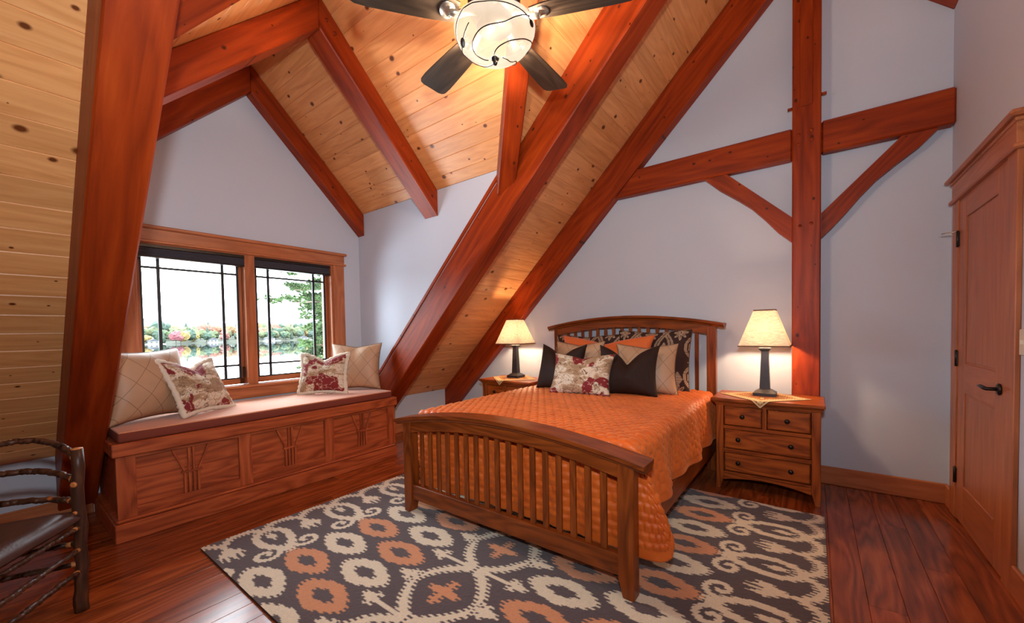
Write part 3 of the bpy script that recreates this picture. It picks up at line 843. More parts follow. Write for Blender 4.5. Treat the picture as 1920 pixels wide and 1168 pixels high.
def pat_paisley(X, Z):
    p = .26
    out = np.empty(X.shape + (3,)); out[:] = C_(54, 30, 24)
    cream, tan_ = C_(184, 156, 128), C_(120, 90, 72)
    # ogee lattice
    ph = np.sin(2 * np.pi * Z / (2 * p))
    for sgn in (1, -1):
        d = np.abs(((X / p * 1.0 + sgn * .25 * ph + 100) % 1.0) - .5) * p
        out[d < .022] = cream; out[d < .017] = tan_ * .7; out[d < .011] = cream
        out[(d < .006)] = C_(70, 42, 32)
    # flowers at lattice centres
    for oy, ox in ((0, 0), (p, p / 2)):
        cx = ((X - ox + 50 * p + p / 2) % p) - p / 2; cz = ((Z - oy + 50 * p + p) % (2 * p)) - p
        r = np.hypot(cx, cz * .8); a = np.arctan2(cz, cx)
        pet = .058 * (.72 + .28 * np.cos(8 * a))
        m_ = (r < pet)
        out[m_] = tan_
        out[m_ & (r > pet - .010)] = cream
        out[(r < .014)] = cream; out[r < .007] = C_(70, 42, 32)
        leaf_ = (np.abs(cx) < .04 * (1 - np.abs(cz - .11) / .065)) & (np.abs(cz - .11) < .065)
        out[leaf_] = cream; out[leaf_ & (((cz * 90) % 1) < .4)] = tan_ * .8
    return out
BT = .702
bedpil = 'pillows on the bed'
pillow('throw_pillow', 'dark paisley sham at the left end against the headboard', (-1.83, 3.60, BT - .01), 0, 11, .72, .51, .20, M['print'], .02, pat_paisley, M['tancord'], n=120, pinch=.05, group=bedpil, seed=1)
pillow('throw_pillow', 'dark paisley sham at the right end against the headboard', (-1.175, 3.60, BT - .01), -3, 10, .67, .545, .20, M['print'], .02, pat_paisley, M['tancord'], n=120, pinch=.05, group=bedpil, seed=2)
pillow('throw_pillow', 'wide bright orange ribbed sham in front of the paisley shams', (-1.57, 3.43, BT), 0, 14, .92, .50, .17, M['orangesham'], .06, group=bedpil, n=44, seed=3)
pillow('throw_pillow', 'tan pillow behind the left dark brown pillow', (-1.76, 3.27, BT), 0, 16, .50, .45, .16, M['tan'], .02, piping=M['tancord'], group=bedpil, seed=4)
pillow('throw_pillow', 'tan quilted pillow peeking out right of the dark brown pillow', (-1.11, 3.28, BT), 12, 16, .50, .43, .16, M['tan'], .02, piping=M['tancord'], group=bedpil, seed=5)
pillow('throw_pillow', 'dark brown ribbed pillow at the left, its top pressed in', (-1.85, 3.11, BT), -4, 17, .48, .43, .17, M['darkcloth'], .125, group=bedpil, n=44, seed=6)
pillow('throw_pillow', 'dark brown ribbed pillow at the right, its top pressed in', (-1.205, 3.10, BT), 9, 18, .49, .43, .17, M['darkcloth'], .15, group=bedpil, n=44, seed=7)
pillow('throw_pillow', 'red and cream scenic print pillow at the front of the bed', (-1.545, 2.93, BT), 4, 22, .54, .365, .18, M['print'], .03, pat_toile(2, .365, 1.25), M['tancord'], n=150, group=bedpil, seed=8)
ST = .669
pillow('bench_pillow', 'large tan quilted pillow at the near end of the window seat', (-3.70, .690, ST), 117, 10, .54, .50, .27, M['tan'], .0, piping=M['tancord'], group='pillows on the window seat', seed=9)
pillow('bench_pillow', 'fringed scenic pillow leaning at the near end of the window seat', (-3.655, 1.02, ST + .014), 128, 27, .48, .42, .17, M['print'], .07, pat_toile(5, .42, .6), None, True, n=130, group='pillows on the window seat', seed=10, roll=3)
pillow('bench_pillow', 'large tan quilted pillow in the far corner of the window seat', (-3.755, 2.285, ST), 40, 10, .51, .48, .19, M['tan'], .02, piping=M['tancord'], group='pillows on the window seat', seed=11)
pillow('bench_pillow', 'fringed scenic pillow at the far end of the window seat', (-3.765, 1.945, ST + .012), 42, 16, .43, .38, .16, M['print'], .07, pat_toile(8, .38, .5), None, True, n=130, group='pillows on the window seat', seed=12)

# ================================================================ BED
bed = thing('bed', 'oak slat bed with arched headboard and footboard', 'bed', (-1.46, 2.8, 0))
def arch_bar(name, x0, x1, zb0, zbc, sec, mat, parent, n=20):
    """sec: list of (y, dz) outline; swept along an arch rising from zb0 at the ends to zbc in the middle"""
    xc, hw = (x0 + x1) / 2, (x1 - x0) / 2
    V = []; F = []; kq = len(sec)
    for i in range(n + 1):
        x_ = x0 + (x1 - x0) * i / n
        z_ = zb0 + (zbc - zb0) * (1 - ((x_ - xc) / hw) ** 2)
        for y_, dz_ in sec: V.append(Vector((x_ - xc, y_, z_ + dz_)))
    for i in range(n):
        for k_ in range(kq):
            F.append((i * kq + k_, i * kq + (k_ + 1) % kq, (i + 1) * kq + (k_ + 1) % kq, (i + 1) * kq + k_))
    F += [tuple(range(kq)), tuple(range(n * kq, (n + 1) * kq))]
    yc = sum(s_[0] for s_ in sec) / kq
    V = [v - Vector((0, yc, zb0)) for v in V]
    return from_py(name, V, F, mat, parent, False, Matrix.Translation((xc, yc, zb0)))
def arch_rail(name, x0, x1, y0, y1, zb0, zbc, zt0, ztc, mat, parent, n=20):
    xc, hw = (x0 + x1) / 2, (x1 - x0) / 2
    V = []; F = []
    for i in range(n + 1):
        x_ = x0 + (x1 - x0) * i / n; k_ = 1 - ((x_ - xc) / hw) ** 2
        b_, t_ = zb0 + (zbc - zb0) * k_, zt0 + (ztc - zt0) * k_
        V += [(x_ - xc, y0, b_), (x_ - xc, y1, b_), (x_ - xc, y1, t_), (x_ - xc, y0, t_)]
    for i in range(n):
        for k_ in range(4): F.append((i * 4 + k_, i * 4 + (k_ + 1) % 4, i * 4 + 4 + (k_ + 1) % 4, i * 4 + 4 + k_))
    F += [(0, 1, 2, 3), tuple(range(n * 4, n * 4 + 4))]
    yc = (y0 + y1) / 2
    return from_py(name, [(v[0], v[1] - yc, v[2] - zb0) for v in V], F, mat, parent, False, Matrix.Translation((xc, yc, zb0)))
def taper_post(name, x0, x1, y0, y1, z1, taper, inner, mat, parent, zb=0.):
    """square post whose foot narrows toward the inner side"""
    s_ = .022
    xa, xb = (x0, x1 - s_) if inner > 0 else (x0 + s_, x1)
    V = [(xa, y0, zb), (xb, y0, zb), (xb, y1, zb), (xa, y1, zb), (x0, y0, taper), (x1, y0, taper), (x1, y1, taper), (x0, y1, taper), (x0, y0, z1), (x1, y0, z1), (x1, y1, z1), (x0, y1, z1)]
    F = [(0, 1, 2, 3), (8, 9, 10, 11)]
    for b_ in (0, 4): F += [(b_ + i, b_ + (i + 1) % 4, b_ + 4 + (i + 1) % 4, b_ + 4 + i) for i in range(4)]
    c = Vector(((x0 + x1) / 2, (y0 + y1) / 2, z1 / 2)); Mx = frame(c, (0, 0, 1), (1, 0, 0)); Mi = Mx.inverted()
    o = from_py(name, [Mi @ Vector(v) for v in V], F, mat, parent, False, Mx); bevel_obj(o, .003)
    return o
WB = M['bed']
# footboard
FY0, FY1 = 1.725, 1.795
taper_post('footboard_post', -2.265, -2.190, FY0, FY1, .636, .10, 1, WB, bed, .0135)
taper_post('footboard_post', -.717, -.642, FY0, FY1, .636, .10, -1, WB, bed, .0135)
box('footboard_lower_rail', (-2.19, FY0 + .012, .105), (-.717, FY1 - .015, .205), WB, bed, .003)
arch_rail('footboard_upper_rail', -2.19, -.717, FY0 + .008, FY1 - .01, .565, .640, .637, .704, WB, bed)
capsec = lambda ym: [(ym - .040, 0.0), (ym - .046, .010), (ym - .058, .018), (ym - .068, .022), (ym - .070, .042), (ym + .070, .042), (ym + .068, .022), (ym + .058, .018), (ym + .046, .010), (ym + .040, 0.0)]
arch_bar('footboard_cap', -2.325, -.582, .608, .702, capsec(1.76), WB, bed, 24)
FC, FH = -1.4535, .7365
for i in range(17):
    xx = -2.19 + (i + 1) * 1.473 / 18
    zt2 = .565 + .075 * (1 - ((xx - FC) / FH) ** 2) + .004
    box('footboard_slat', (xx - .016, 1.752, .20), (xx + .016, 1.768, zt2), WB, bed, .002)
# headboard
HY0, HY1 = 3.785, 3.855
box('headboard_post', (-2.280, HY0, 0), (-2.208, HY1, 1.258), WB, bed, .003); box('headboard_post', (-.745, HY0, 0), (-.673, HY1, 1.258), WB, bed, .003)
arch_rail('headboard_upper_rail', -2.208, -.745, HY0 + .008, HY1 - .01, 1.190, 1.262, 1.260, 1.332, WB, bed)
arch_bar('headboard_cap', -2.345, -.608, 1.238, 1.330, capsec(3.82), WB, bed, 24)
box('headboard_lower_rail', (-2.208, HY0 + .012, .40), (-.745, HY1 - .012, .54), WB, bed, .003)
for i in range(16):
    xx = -2.208 + (i + 1) * 1.463 / 17
    zt2 = 1.19 + .072 * (1 - ((xx + 1.4765) / .7315) ** 2) + .004
    box('headboard_slat', (xx - .016, 3.812, .53), (xx + .016, 3.828, zt2), WB, bed, .002)
for x0 in (-2.262, -.692): box('side_rail', (x0, FY1, .20), (x0 + .03, HY0, .34), WB, bed, .003)
mat_ = thing('mattress', 'white mattress and box spring mostly hidden under the orange coverlet', 'mattress', (-1.46, 2.8, .2))
soft_box('box_spring', (-2.215, 1.875, .20), (-.715, 3.775, .42), M['mattress'], mat_, .03, 3)
soft_box('mattress_pad', (-2.21, 1.875, .421), (-.72, 3.775, .672), M['mattress'], mat_, .05, 4)

def coverlet():
    cx, a, top = -1.463, .725, .685
    yF, yH, ov, ovf = 1.872, 3.70, .39, .55
    step = .0085
    S = np.arange(-(a + ov), a + ov + step / 2, step)
    T = np.arange(0, (yH - yF) + ovf + step / 2, step)
    s, t_ = np.meshgrid(S, T, indexing='ij')
    sg = np.sign(s); ds = np.maximum(np.abs(s) - a, 0); dt = np.maximum(t_ - (yH - yF), 0)
    r = np.hypot(ds, dt) * (1 - .02 * np.sin(2 * np.arctan2(dt, ds))); phi = np.arctan2(dt, ds)
    c_, s_ = np.abs(np.cos(phi)) + 1e-6, np.abs(np.sin(phi)) + 1e-6
    redge = np.minimum(ov / c_, ovf / s_); rc = ((c_ / ov) ** 3.2 + (s_ / ovf) ** 3.2) ** (-1 / 3.2)
    r = np.where((ds > 0) & (dt > 0), r * (1 + (rc / redge - 1) * np.clip(r / redge, 0, 1)) * 1.06, r)
    rb = .055
    lim = math.pi * rb / 2
    hor = np.where(r < lim, rb * np.sin(np.minimum(r, lim) / rb), rb)
    drop = np.where(r < lim, rb * (1 - np.cos(np.minimum(r, lim) / rb)), rb + r - lim)
    cph, sph = np.cos(phi), np.sin(phi)
    side = ds > 1e-9; foot = dt > 1e-9
    x_ = np.clip(np.abs(s), 0, a); y_ = yH - np.minimum(t_, yH - yF)
    hx = np.where(r > 0, hor * cph, 0); hy = np.where(r > 0, hor * sph * .35, 0)
    # soft outward flare with folds along the sides
    yy = y_
    fl = (.10 + .06 * np.sin(yy * 9.0 + sg * 1.2) + .05 * np.sin(yy * 17 + 2)) * drop * cph ** 2 * side
    x_ = x_ + hx + fl
    y_ = y_ - hy
    z_ = top + .018 * (1 - (np.clip(np.abs(s), 0, a) / a) ** 2) - drop * (1 - .05 * side)
    # corner cone
    co = side & foot
    q = .32 * np.abs(np.sin(2 * phi)) ** .8 * co
    x_ = x_ + q * r * .98
    y_ = y_ - q * r * .05 + co * .10 * r * np.sin(2 * phi) * np.cos(phi)
    z_ = z_ + co * drop * (1 - np.sqrt(1 - q ** 2)) * .7
    # waves on the foot drop
    y_ = y_ + np.where(foot & ~side, .008 * np.sin(s * 30) * np.minimum(drop / .2, 1), 0)
    P = np.stack([cx + sg * x_, y_, z_], -1)
    # gentle rumples
    P[..., 2] += .006 * (fbm(s * 5 + 9, t_ * 5 + 3, 5) - .5) * (r < .02)
    gu = np.gradient(P, axis=0); gv = np.gradient(P, axis=1)
    N = np.cross(gu, gv); N /= np.linalg.norm(N, axis=-1, keepdims=True) + 1e-9
    N *= np.where(N[..., 2:3] < 0, -1, 1) if False else 1
    if N[len(S) // 2, 10, 2] < 0: N = -N
    # quilting: small fan-shaped puffs in offset rows
    pu, pv = .060, .046
    row = np.floor(t_ / pv); fv = t_ / pv - row
    fu = ((s / pu + .5 * (row % 2)) % 1.0) - .5
    puff = np.sqrt(np.clip(1 - (fu / .5) ** 2, 0, 1)) * (1 - fv) ** .7
    ripple = .35 * np.cos(fu * 34) * fv
    qh = .014 * puff + .0045 * ripple
    border = np.maximum(np.abs(s) - (a + ov - .05), t_ - (yH - yF + ovf - .05))
    qh = np.where(border > 0, .003 * np.abs(np.sin((s + t_) * 90)), qh)
    P = P + N * qh[..., None]
    o = grid_obj('coverlet', P, M['coverlet'])
    md = o.modifiers.new('thickness', 'SOLIDIFY'); md.thickness = .008; md.offset = -1
    return tag(o, 'orange quilted satin coverlet spread over the bed', 'coverlet')
coverlet()

# ================================================================ NIGHTSTANDS AND LAMPS
def nightstand():
    ns = thing('nightstand', 'oak nightstand right of the bed in front of the king post', 'nightstand', (-.282, 3.63, 0), 'pair of nightstands')
    W_ = M['night']
    x0, x1, y0, y1 = -.606, .040, 3.41, 3.835
    for a, b, inn in ((x0, x0 + .052, 1), (x1 - .052, x1, -1)):
        taper_post('leg', a, b, y0, y0 + .05, .655, .09, inn, W_, ns); taper_post('leg', a, b, y1 - .05, y1, .655, .09, inn, W_, ns)
    box('side_panel', (x0 + .006, y0 + .05, .10), (x0 + .022, y1 - .05, .655), W_, ns, 0, grain='y'); box('side_panel', (x1 - .022, y0 + .05, .10), (x1 - .006, y1 - .05, .655), W_, ns, 0, grain='y')
    box('back_panel', (x0 + .05, y1 - .025, .10), (x1 - .05, y1 - .01, .655), W_, ns, 0)
    box('bottom_board', (x0 + .03, y0 + .02, .115), (x1 - .03, y1 - .02, .128), W_, ns, 0)
    # drawers set a touch behind the face frame
    fx0, fx1 = x0 + .052, x1 - .052
    for z0, z1 in ((.126, .138), (.288, .314), (.468, .492), (.643, .657)): box('face_rail', (fx0, y0 + .004, z0), (fx1, y0 + .04, z1), W_, ns, .002)
    box('face_stile', (-.301, y0 + .004, .49), (-.274, y0 + .04, .645), W_, ns, .002)
    # curved apron
    pts = [(fx0, .128), (fx1, .128), (fx1, .072)]
    for i in range(13):
        k_ = i / 12; pts.append((fx1 + (fx0 - fx1) * k_, .072 + .034 * (1 - (2 * k_ - 1) ** 2)))
    prism('apron', pts, 'y', y0 + .008, y0 + .026, W_, ns, 'x')
    def drawer(a, b, z0, z1, knobs):
        d = box('drawer', (a + .004, y0 + .012, z0 + .004), (b - .004, y0 + .36, z1 - .004), W_, ns, .004)
        box('drawer_front', (a + .010, y0 + .005, z0 + .010), (b - .010, y0 + .014, z1 - .010), W_, d, .003)
        for kx in knobs:
            lathe('knob', [(.006, 0), (.006, .008), (.015, .014), (.017, .020), (.012, .026), (0, .028)], M['bronze'], d, matrix=frame((kx, y0 + .006, (z0 + z1) / 2 + .004), (0, 0, 1), (0, -1, 0)) @ Matrix.Rotation(-math.pi / 2, 4, 'X'), seg=14)
    drawer(fx0, -.301, .492, .643, [-.428]); drawer(-.274, fx1, .492, .643, [-.150])
    drawer(fx0, fx1, .314, .468, [-.455, -.128]); drawer(fx0, fx1, .138, .288, [-.455, -.128])
    box('top_moulding', (x0 - .008, y0 - .010, .655), (x1 + .008, y1, .669), W_, ns, .005)
    box('top_moulding', (x0 - .020, y0 - .020, .668), (x1 + .016, y1, .682), W_, ns, .006)
    box('top', (x0 - .034, y0 - .030, .680), (x1 + .024, y1 + .006, .704), W_, ns, .005)
    return ns
ns1 = nightstand()
ns2 = dup(ns1); ns2.location.x -= 2.405; ns2['label'] = 'oak nightstand left of the bed beneath the sloping ceiling'

def scarf(x, y, label):
    """square of printed cloth laid cornerwise, its front corner hanging over the edge"""
    hw, n = .30, 72
    u = np.linspace(-1, 1, n); U, V = np.meshgrid(u, u, indexing='ij')
    a, b = (U - V) / 2, (U + V) / 2          # a along x, b along y; diamond |a|+|b|<=1
    lx = a * hw * 1.0; ly = b * .30
    yl = ly
    edge = 3.380 - y
    over = np.maximum(edge - yl, 0)
    rb = .012
    Y = np.where(over > 0, edge - rb * np.sin(np.minimum(over / rb, math.pi / 2)), yl) + y
    Z = .7062 - np.where(over > 0, np.where(over < rb * math.pi / 2, rb * (1 - np.cos(np.minimum(over / rb, 1.57))), rb + over - rb * math.pi / 2), 0)
    X = lx + x
    Z = Z + .0012 * fbm(U * 4, V * 4, 3)
    P = np.stack([X, Y, Z], -1)
    e = np.maximum(np.abs(U), np.abs(V))
    col = np.empty(U.shape + (3,)); col[:] = C_(150, 92, 50)
    dots = (np.sin(U * 60) * np.sin(V * 60)) > .3
    col[(e > .55) & dots] = C_(214, 176, 122)
    stripes = ((e * 26) % 1 < .45) & (e > .72)
    col[stripes] = C_(226, 196, 150)
    col[(e < .5) & (np.abs(np.abs(U) - np.abs(V)) < .08)] = C_(214, 176, 122)
    col[e < .3] = C_(110, 62, 36)
    o = grid_obj('table_scarf', P, M['print'], color=col)
    md = o.modifiers.new('thickness', 'SOLIDIFY'); md.thickness = .0015; md.offset = 1
    return tag(o, label, 'table scarf', 'printed scarves on the nightstands')
scarf(-.310, 3.62, 'printed brown scarf draped cornerwise on the right nightstand')
scarf(-.310 - 2.42, 3.62, 'printed brown scarf draped cornerwise on the left nightstand')

def frustum(name, rings, mat, parent, center, open_ends=False):
    """square rings: list of (half width, z)"""
    V = []; F = []
    for h_, z_ in rings: V += [(-h_, -h_, z_), (h_, -h_, z_), (h_, h_, z_), (-h_, h_, z_)]
    for i in range(len(rings) - 1): F += [(i * 4 + k, i * 4 + (k + 1) % 4, i * 4 + 4 + (k + 1) % 4, i * 4 + 4 + k) for k in range(4)]
    if not open_ends: F += [(0, 1, 2, 3), tuple(range(len(rings) * 4 - 4, len(rings) * 4))]
    return from_py(name, V, F, mat, parent, False, Matrix.Translation(center))
def table_lamp(x, y, label):
    z0 = .7085
    lp = thing('table_lamp', label, 'lamp', (x, y, z0), 'pair of bedside lamps')
    frustum('base', [(.075, 0), (.075, .022), (.064, .030), (.036, .048), (.034, .052)], M['iron'], lp, (x, y, z0))
    frustum('column', [(.034, 0), (.024, .285), (.024, .30)], M['iron'], lp, (x, y, z0 + .05))
    frustum('column_cap', [(.026, 0), (.040, .016), (.040, .024), (.020, .028)], M['iron'], lp, (x, y, z0 + .345))
    lathe('socket', [(.014, 0), (.014, .06), (.010, .07), (0, .07)], M['nickel'], lp, (x, y, z0 + .372), 12)
    tube('harp', [(x - .02, y, z0 + .38), (x - .05, y, z0 + .46), (x - .045, y, z0 + .60), (x, y, z0 + .655), (x + .045, y, z0 + .60), (x + .05, y, z0 + .46), (x + .02, y, z0 + .38)], .002, M['nickel'], lp, 6)
    sh = frustum('shade', [(.165, 1.095), (.070, 1.372)], M['shade'], lp, (x, y, 0), True)
    md = sh.modifiers.new('thickness', 'SOLIDIFY'); md.thickness = .0015
    for h_, zz in ((.166, 1.096), (.0705, 1.371)):
        q = [(x - h_, y - h_, zz), (x + h_, y - h_, zz), (x + h_, y + h_, zz), (x - h_, y + h_, zz)]
        for i in range(4):
            p0, p1 = Vector(q[i]), Vector(q[(i + 1) % 4])
            obox('trim_band', (p0 + p1) / 2, p1 - p0, (0, 0, 1), ((p1 - p0).length, .010, .003), M['shadeband'], sh, 0)
    l = bpy.data.lights.new('bulb', 'POINT'); l.energy = LAMP_W; l.color = WARM2; l.shadow_soft_size = .03
    lo = bpy.data.objects.new('bulb', l); lo.location = (x, y, 1.20); put(lo, lp)
    # cord
    return lp
M['shadeband'] = plain('shade_binding', srgb(122, 88, 66), .8)
table_lamp(-.306, 3.682, 'iron table lamp with linen shade beside the king post')
table_lamp(-2.750, 3.700, 'iron table lamp with linen shade near the sloping rafter')

# ================================================================ CEILING FAN
FXc, FYc, FZ = -1.21, 1.505, 2.71
fan = thing('ceiling_fan', 'five-blade ceiling fan with a glowing vine-trimmed glass bowl', 'ceiling fan', (FXc, FYc, 3.64))
lathe('canopy', [(.0, 3.645), (.075, 3.645), (.075, 3.60), (.03, 3.55), (0, 3.55)], M['bronze'], fan, (FXc, FYc, 0))
lathe('downrod', [(.0, 2.85), (.013, 2.85), (.013, 3.56), (0, 3.56)], M['bronze'], fan, (FXc, FYc, 0), 12)
lathe('motor_housing', [(0, 2.875), (.05, 2.875), (.105, 2.855), (.125, 2.82), (.125, 2.765), (.11, 2.735), (.06, 2.725), (.0, 2.725)], M['bronze'], fan, (FXc, FYc, 0))
lathe('switch_housing', [(0, 2.728), (.062, 2.728), (.066, 2.70), (.075, 2.688), (.085, 2.68), (0, 2.68)], M['bronze'], fan, (FXc, FYc, 0))
prof = [(.192, 2.672), (.190, 2.655), (.180, 2.628), (.160, 2.598), (.128, 2.571), (.090, 2.552), (.045, 2.541), (.0, 2.538)]
bowl = lathe('glass_bowl', prof, M['bowl'], fan, (FXc, FYc, 0), 40)
bm = bmesh.new(); bm.from_mesh(bowl.data)
big = [f for f in bm.faces if len(f.verts) > 8]
bmesh.ops.delete(bm, geom=big, context='FACES_ONLY'); bm.to_mesh(bowl.data); bm.free()
def bowl_r(z):
    for (r0, z0), (r1, z1) in zip(prof, prof[1:]):
        if z1 <= z <= z0: return r1 + (r0 - r1) * (z - z1) / (z0 - z1)
    return 0.
def bowl_pt(rad, ang):
    """point on the bowl surface at plan radius and angle (degrees)"""
    for (r0, z0), (r1, z1) in zip(prof, prof[1:]):
        if r1 <= rad <= r0 + 1e-6:
            z = z1 + (z0 - z1) * (rad - r1) / (r0 - r1); break
    else: z = prof[0][1]
    a = math.radians(ang)
    return Vector((FXc + (rad + .003) * math.cos(a), FYc + (rad + .003) * math.sin(a), z - .003))
def vine(pts, rad=.0026, n=10):
    out = []
    for i in range(len(pts) - 1):
        for k in range(n):
            f = k / n; p0 = pts[max(i - 1, 0)]; p1 = pts[i]; p2 = pts[i + 1]; p3 = pts[min(i + 2, len(pts) - 1)]
            c = [.5 * (2 * p1[j] + (p2[j] - p0[j]) * f + (2 * p0[j] - 5 * p1[j] + 4 * p2[j] - p3[j]) * f * f + (3 * p1[j] - p0[j] - 3 * p2[j] + p3[j]) * f ** 3) for j in (0, 1)]
            out.append(bowl_pt(min(max(c[0], .002), .191), c[1]))
    return tube('vine', out, rad, M['bronze'], fan, 6)
vine([(.03, -60), (.10, -20), (.165, 30), (.185, 80), (.18, 140), (.165, 190), (.15, 230), (.17, 270)])
vine([(.02, 140), (.09, 165), (.155, 200), (.188, 250), (.19, 300), (.188, 350), (.185, 380)])
vine([(.03, 200), (.10, 235), (.14, 280), (.155, 320), (.18, 345), (.19, 365)])
vine([(.03, 20), (.07, 60), (.11, 65), (.14, 90)])
for ra, an, sz in ((.150, 232, .030), (.185, 372, .022)):
    c = bowl_pt(ra, an)
    nrm = (c - Vector((FXc, FYc, 2.72))).normalized()
    lf = lathe('vine_leaf', [(0, -.003), (.5, -.002), (.8, 0), (1, .0), (.8, .001), (0, .003)], M['bronze'], fan, matrix=frame(c, nrm.cross(Vector((0, 0, 1))), nrm) @ Matrix.Rotation(math.pi / 2, 4, 'X') @ Matrix.Diagonal((sz, sz * .5, 1, 1)), seg=14)
lathe('finial', [(0, 2.505), (.008, 2.510), (.012, 2.520), (.009, 2.527), (.016, 2.531), (.020, 2.538), (.018, 2.545), (0, 2.546)], M['bronze'], fan, (FXc, FYc, 0), 16)
def blade_mesh():
    prof_ = [(.175, .048), (.22, .058), (.32, .068), (.45, .076), (.56, .082), (.62, .080), (.64, .070), (.648, .05)]
    V = []; top_ = []
    for r_, h_ in prof_: top_.append((r_, h_))
    out = [(r_, h_) for r_, h_ in prof_] + [(r_, -h_) for r_, h_ in reversed(prof_)]
    n_ = len(out)
    V = [(r_, y_, -.003) for r_, y_ in out] + [(r_, y_, .003) for r_, y_ in out]
    F = [tuple(range(n_)), tuple(range(2 * n_ - 1, n_ - 1, -1))] + [(i, (i + 1) % n_, n_ + (i + 1) % n_, n_ + i) for i in range(n_)]
    return V, F
BV, BF = blade_mesh()
for i, ang in enumerate((21.5, 93.5, 165.5, 237.5, 309.5)):
    Mx = Matrix.Translation((FXc, FYc, FZ)) @ Matrix.Rotation(math.radians(ang), 4, 'Z') @ Matrix.Rotation(math.radians(11), 4, 'X')
    b = from_py('blade', BV, BF, M['blade'], fan, False, Mx)
    Mi = Matrix.Translation((FXc, FYc, FZ)) @ Matrix.Rotation(math.radians(ang), 4, 'Z')
    R3 = lambda p: Mi @ Vector(p)
    irn = tube('blade_iron', [R3((.09, 0, .025)), R3((.13, 0, .012)), R3((.17, 0, -.006)), R3((.215, 0, -.010))], [.016, .014, .018, .022], M['nickel'], b, 8)
    for sgn in (-1, 1): lathe('screw', [(0, -.004), (.006, -.002), (.006, .002), (0, .002)], M['nickel'], b, matrix=Matrix.Translation(R3((.215, .02 * sgn, -.010 + .004 * sgn))), seg=8)
    lathe('iron_plate', [(0, -.006), (.034, -.005), (.036, 0), (0, .0)], M['nickel'], b, matrix=Mx @ Matrix.Translation((.225, 0, -.003)) @ Matrix.Diagonal((1, 1.2, 1, 1)), seg=18)
for dx, dy in ((-.085, .03), (.075, .03)):
    l = bpy.data.lights.new('fan_bulb', 'POINT'); l.energy = FAN_W; l.color = WARM; l.shadow_soft_size = .03
    lo = bpy.data.objects.new('fan_bulb', l); lo.location = (FXc + dx, FYc + dy, 2.612); put(lo, fan)

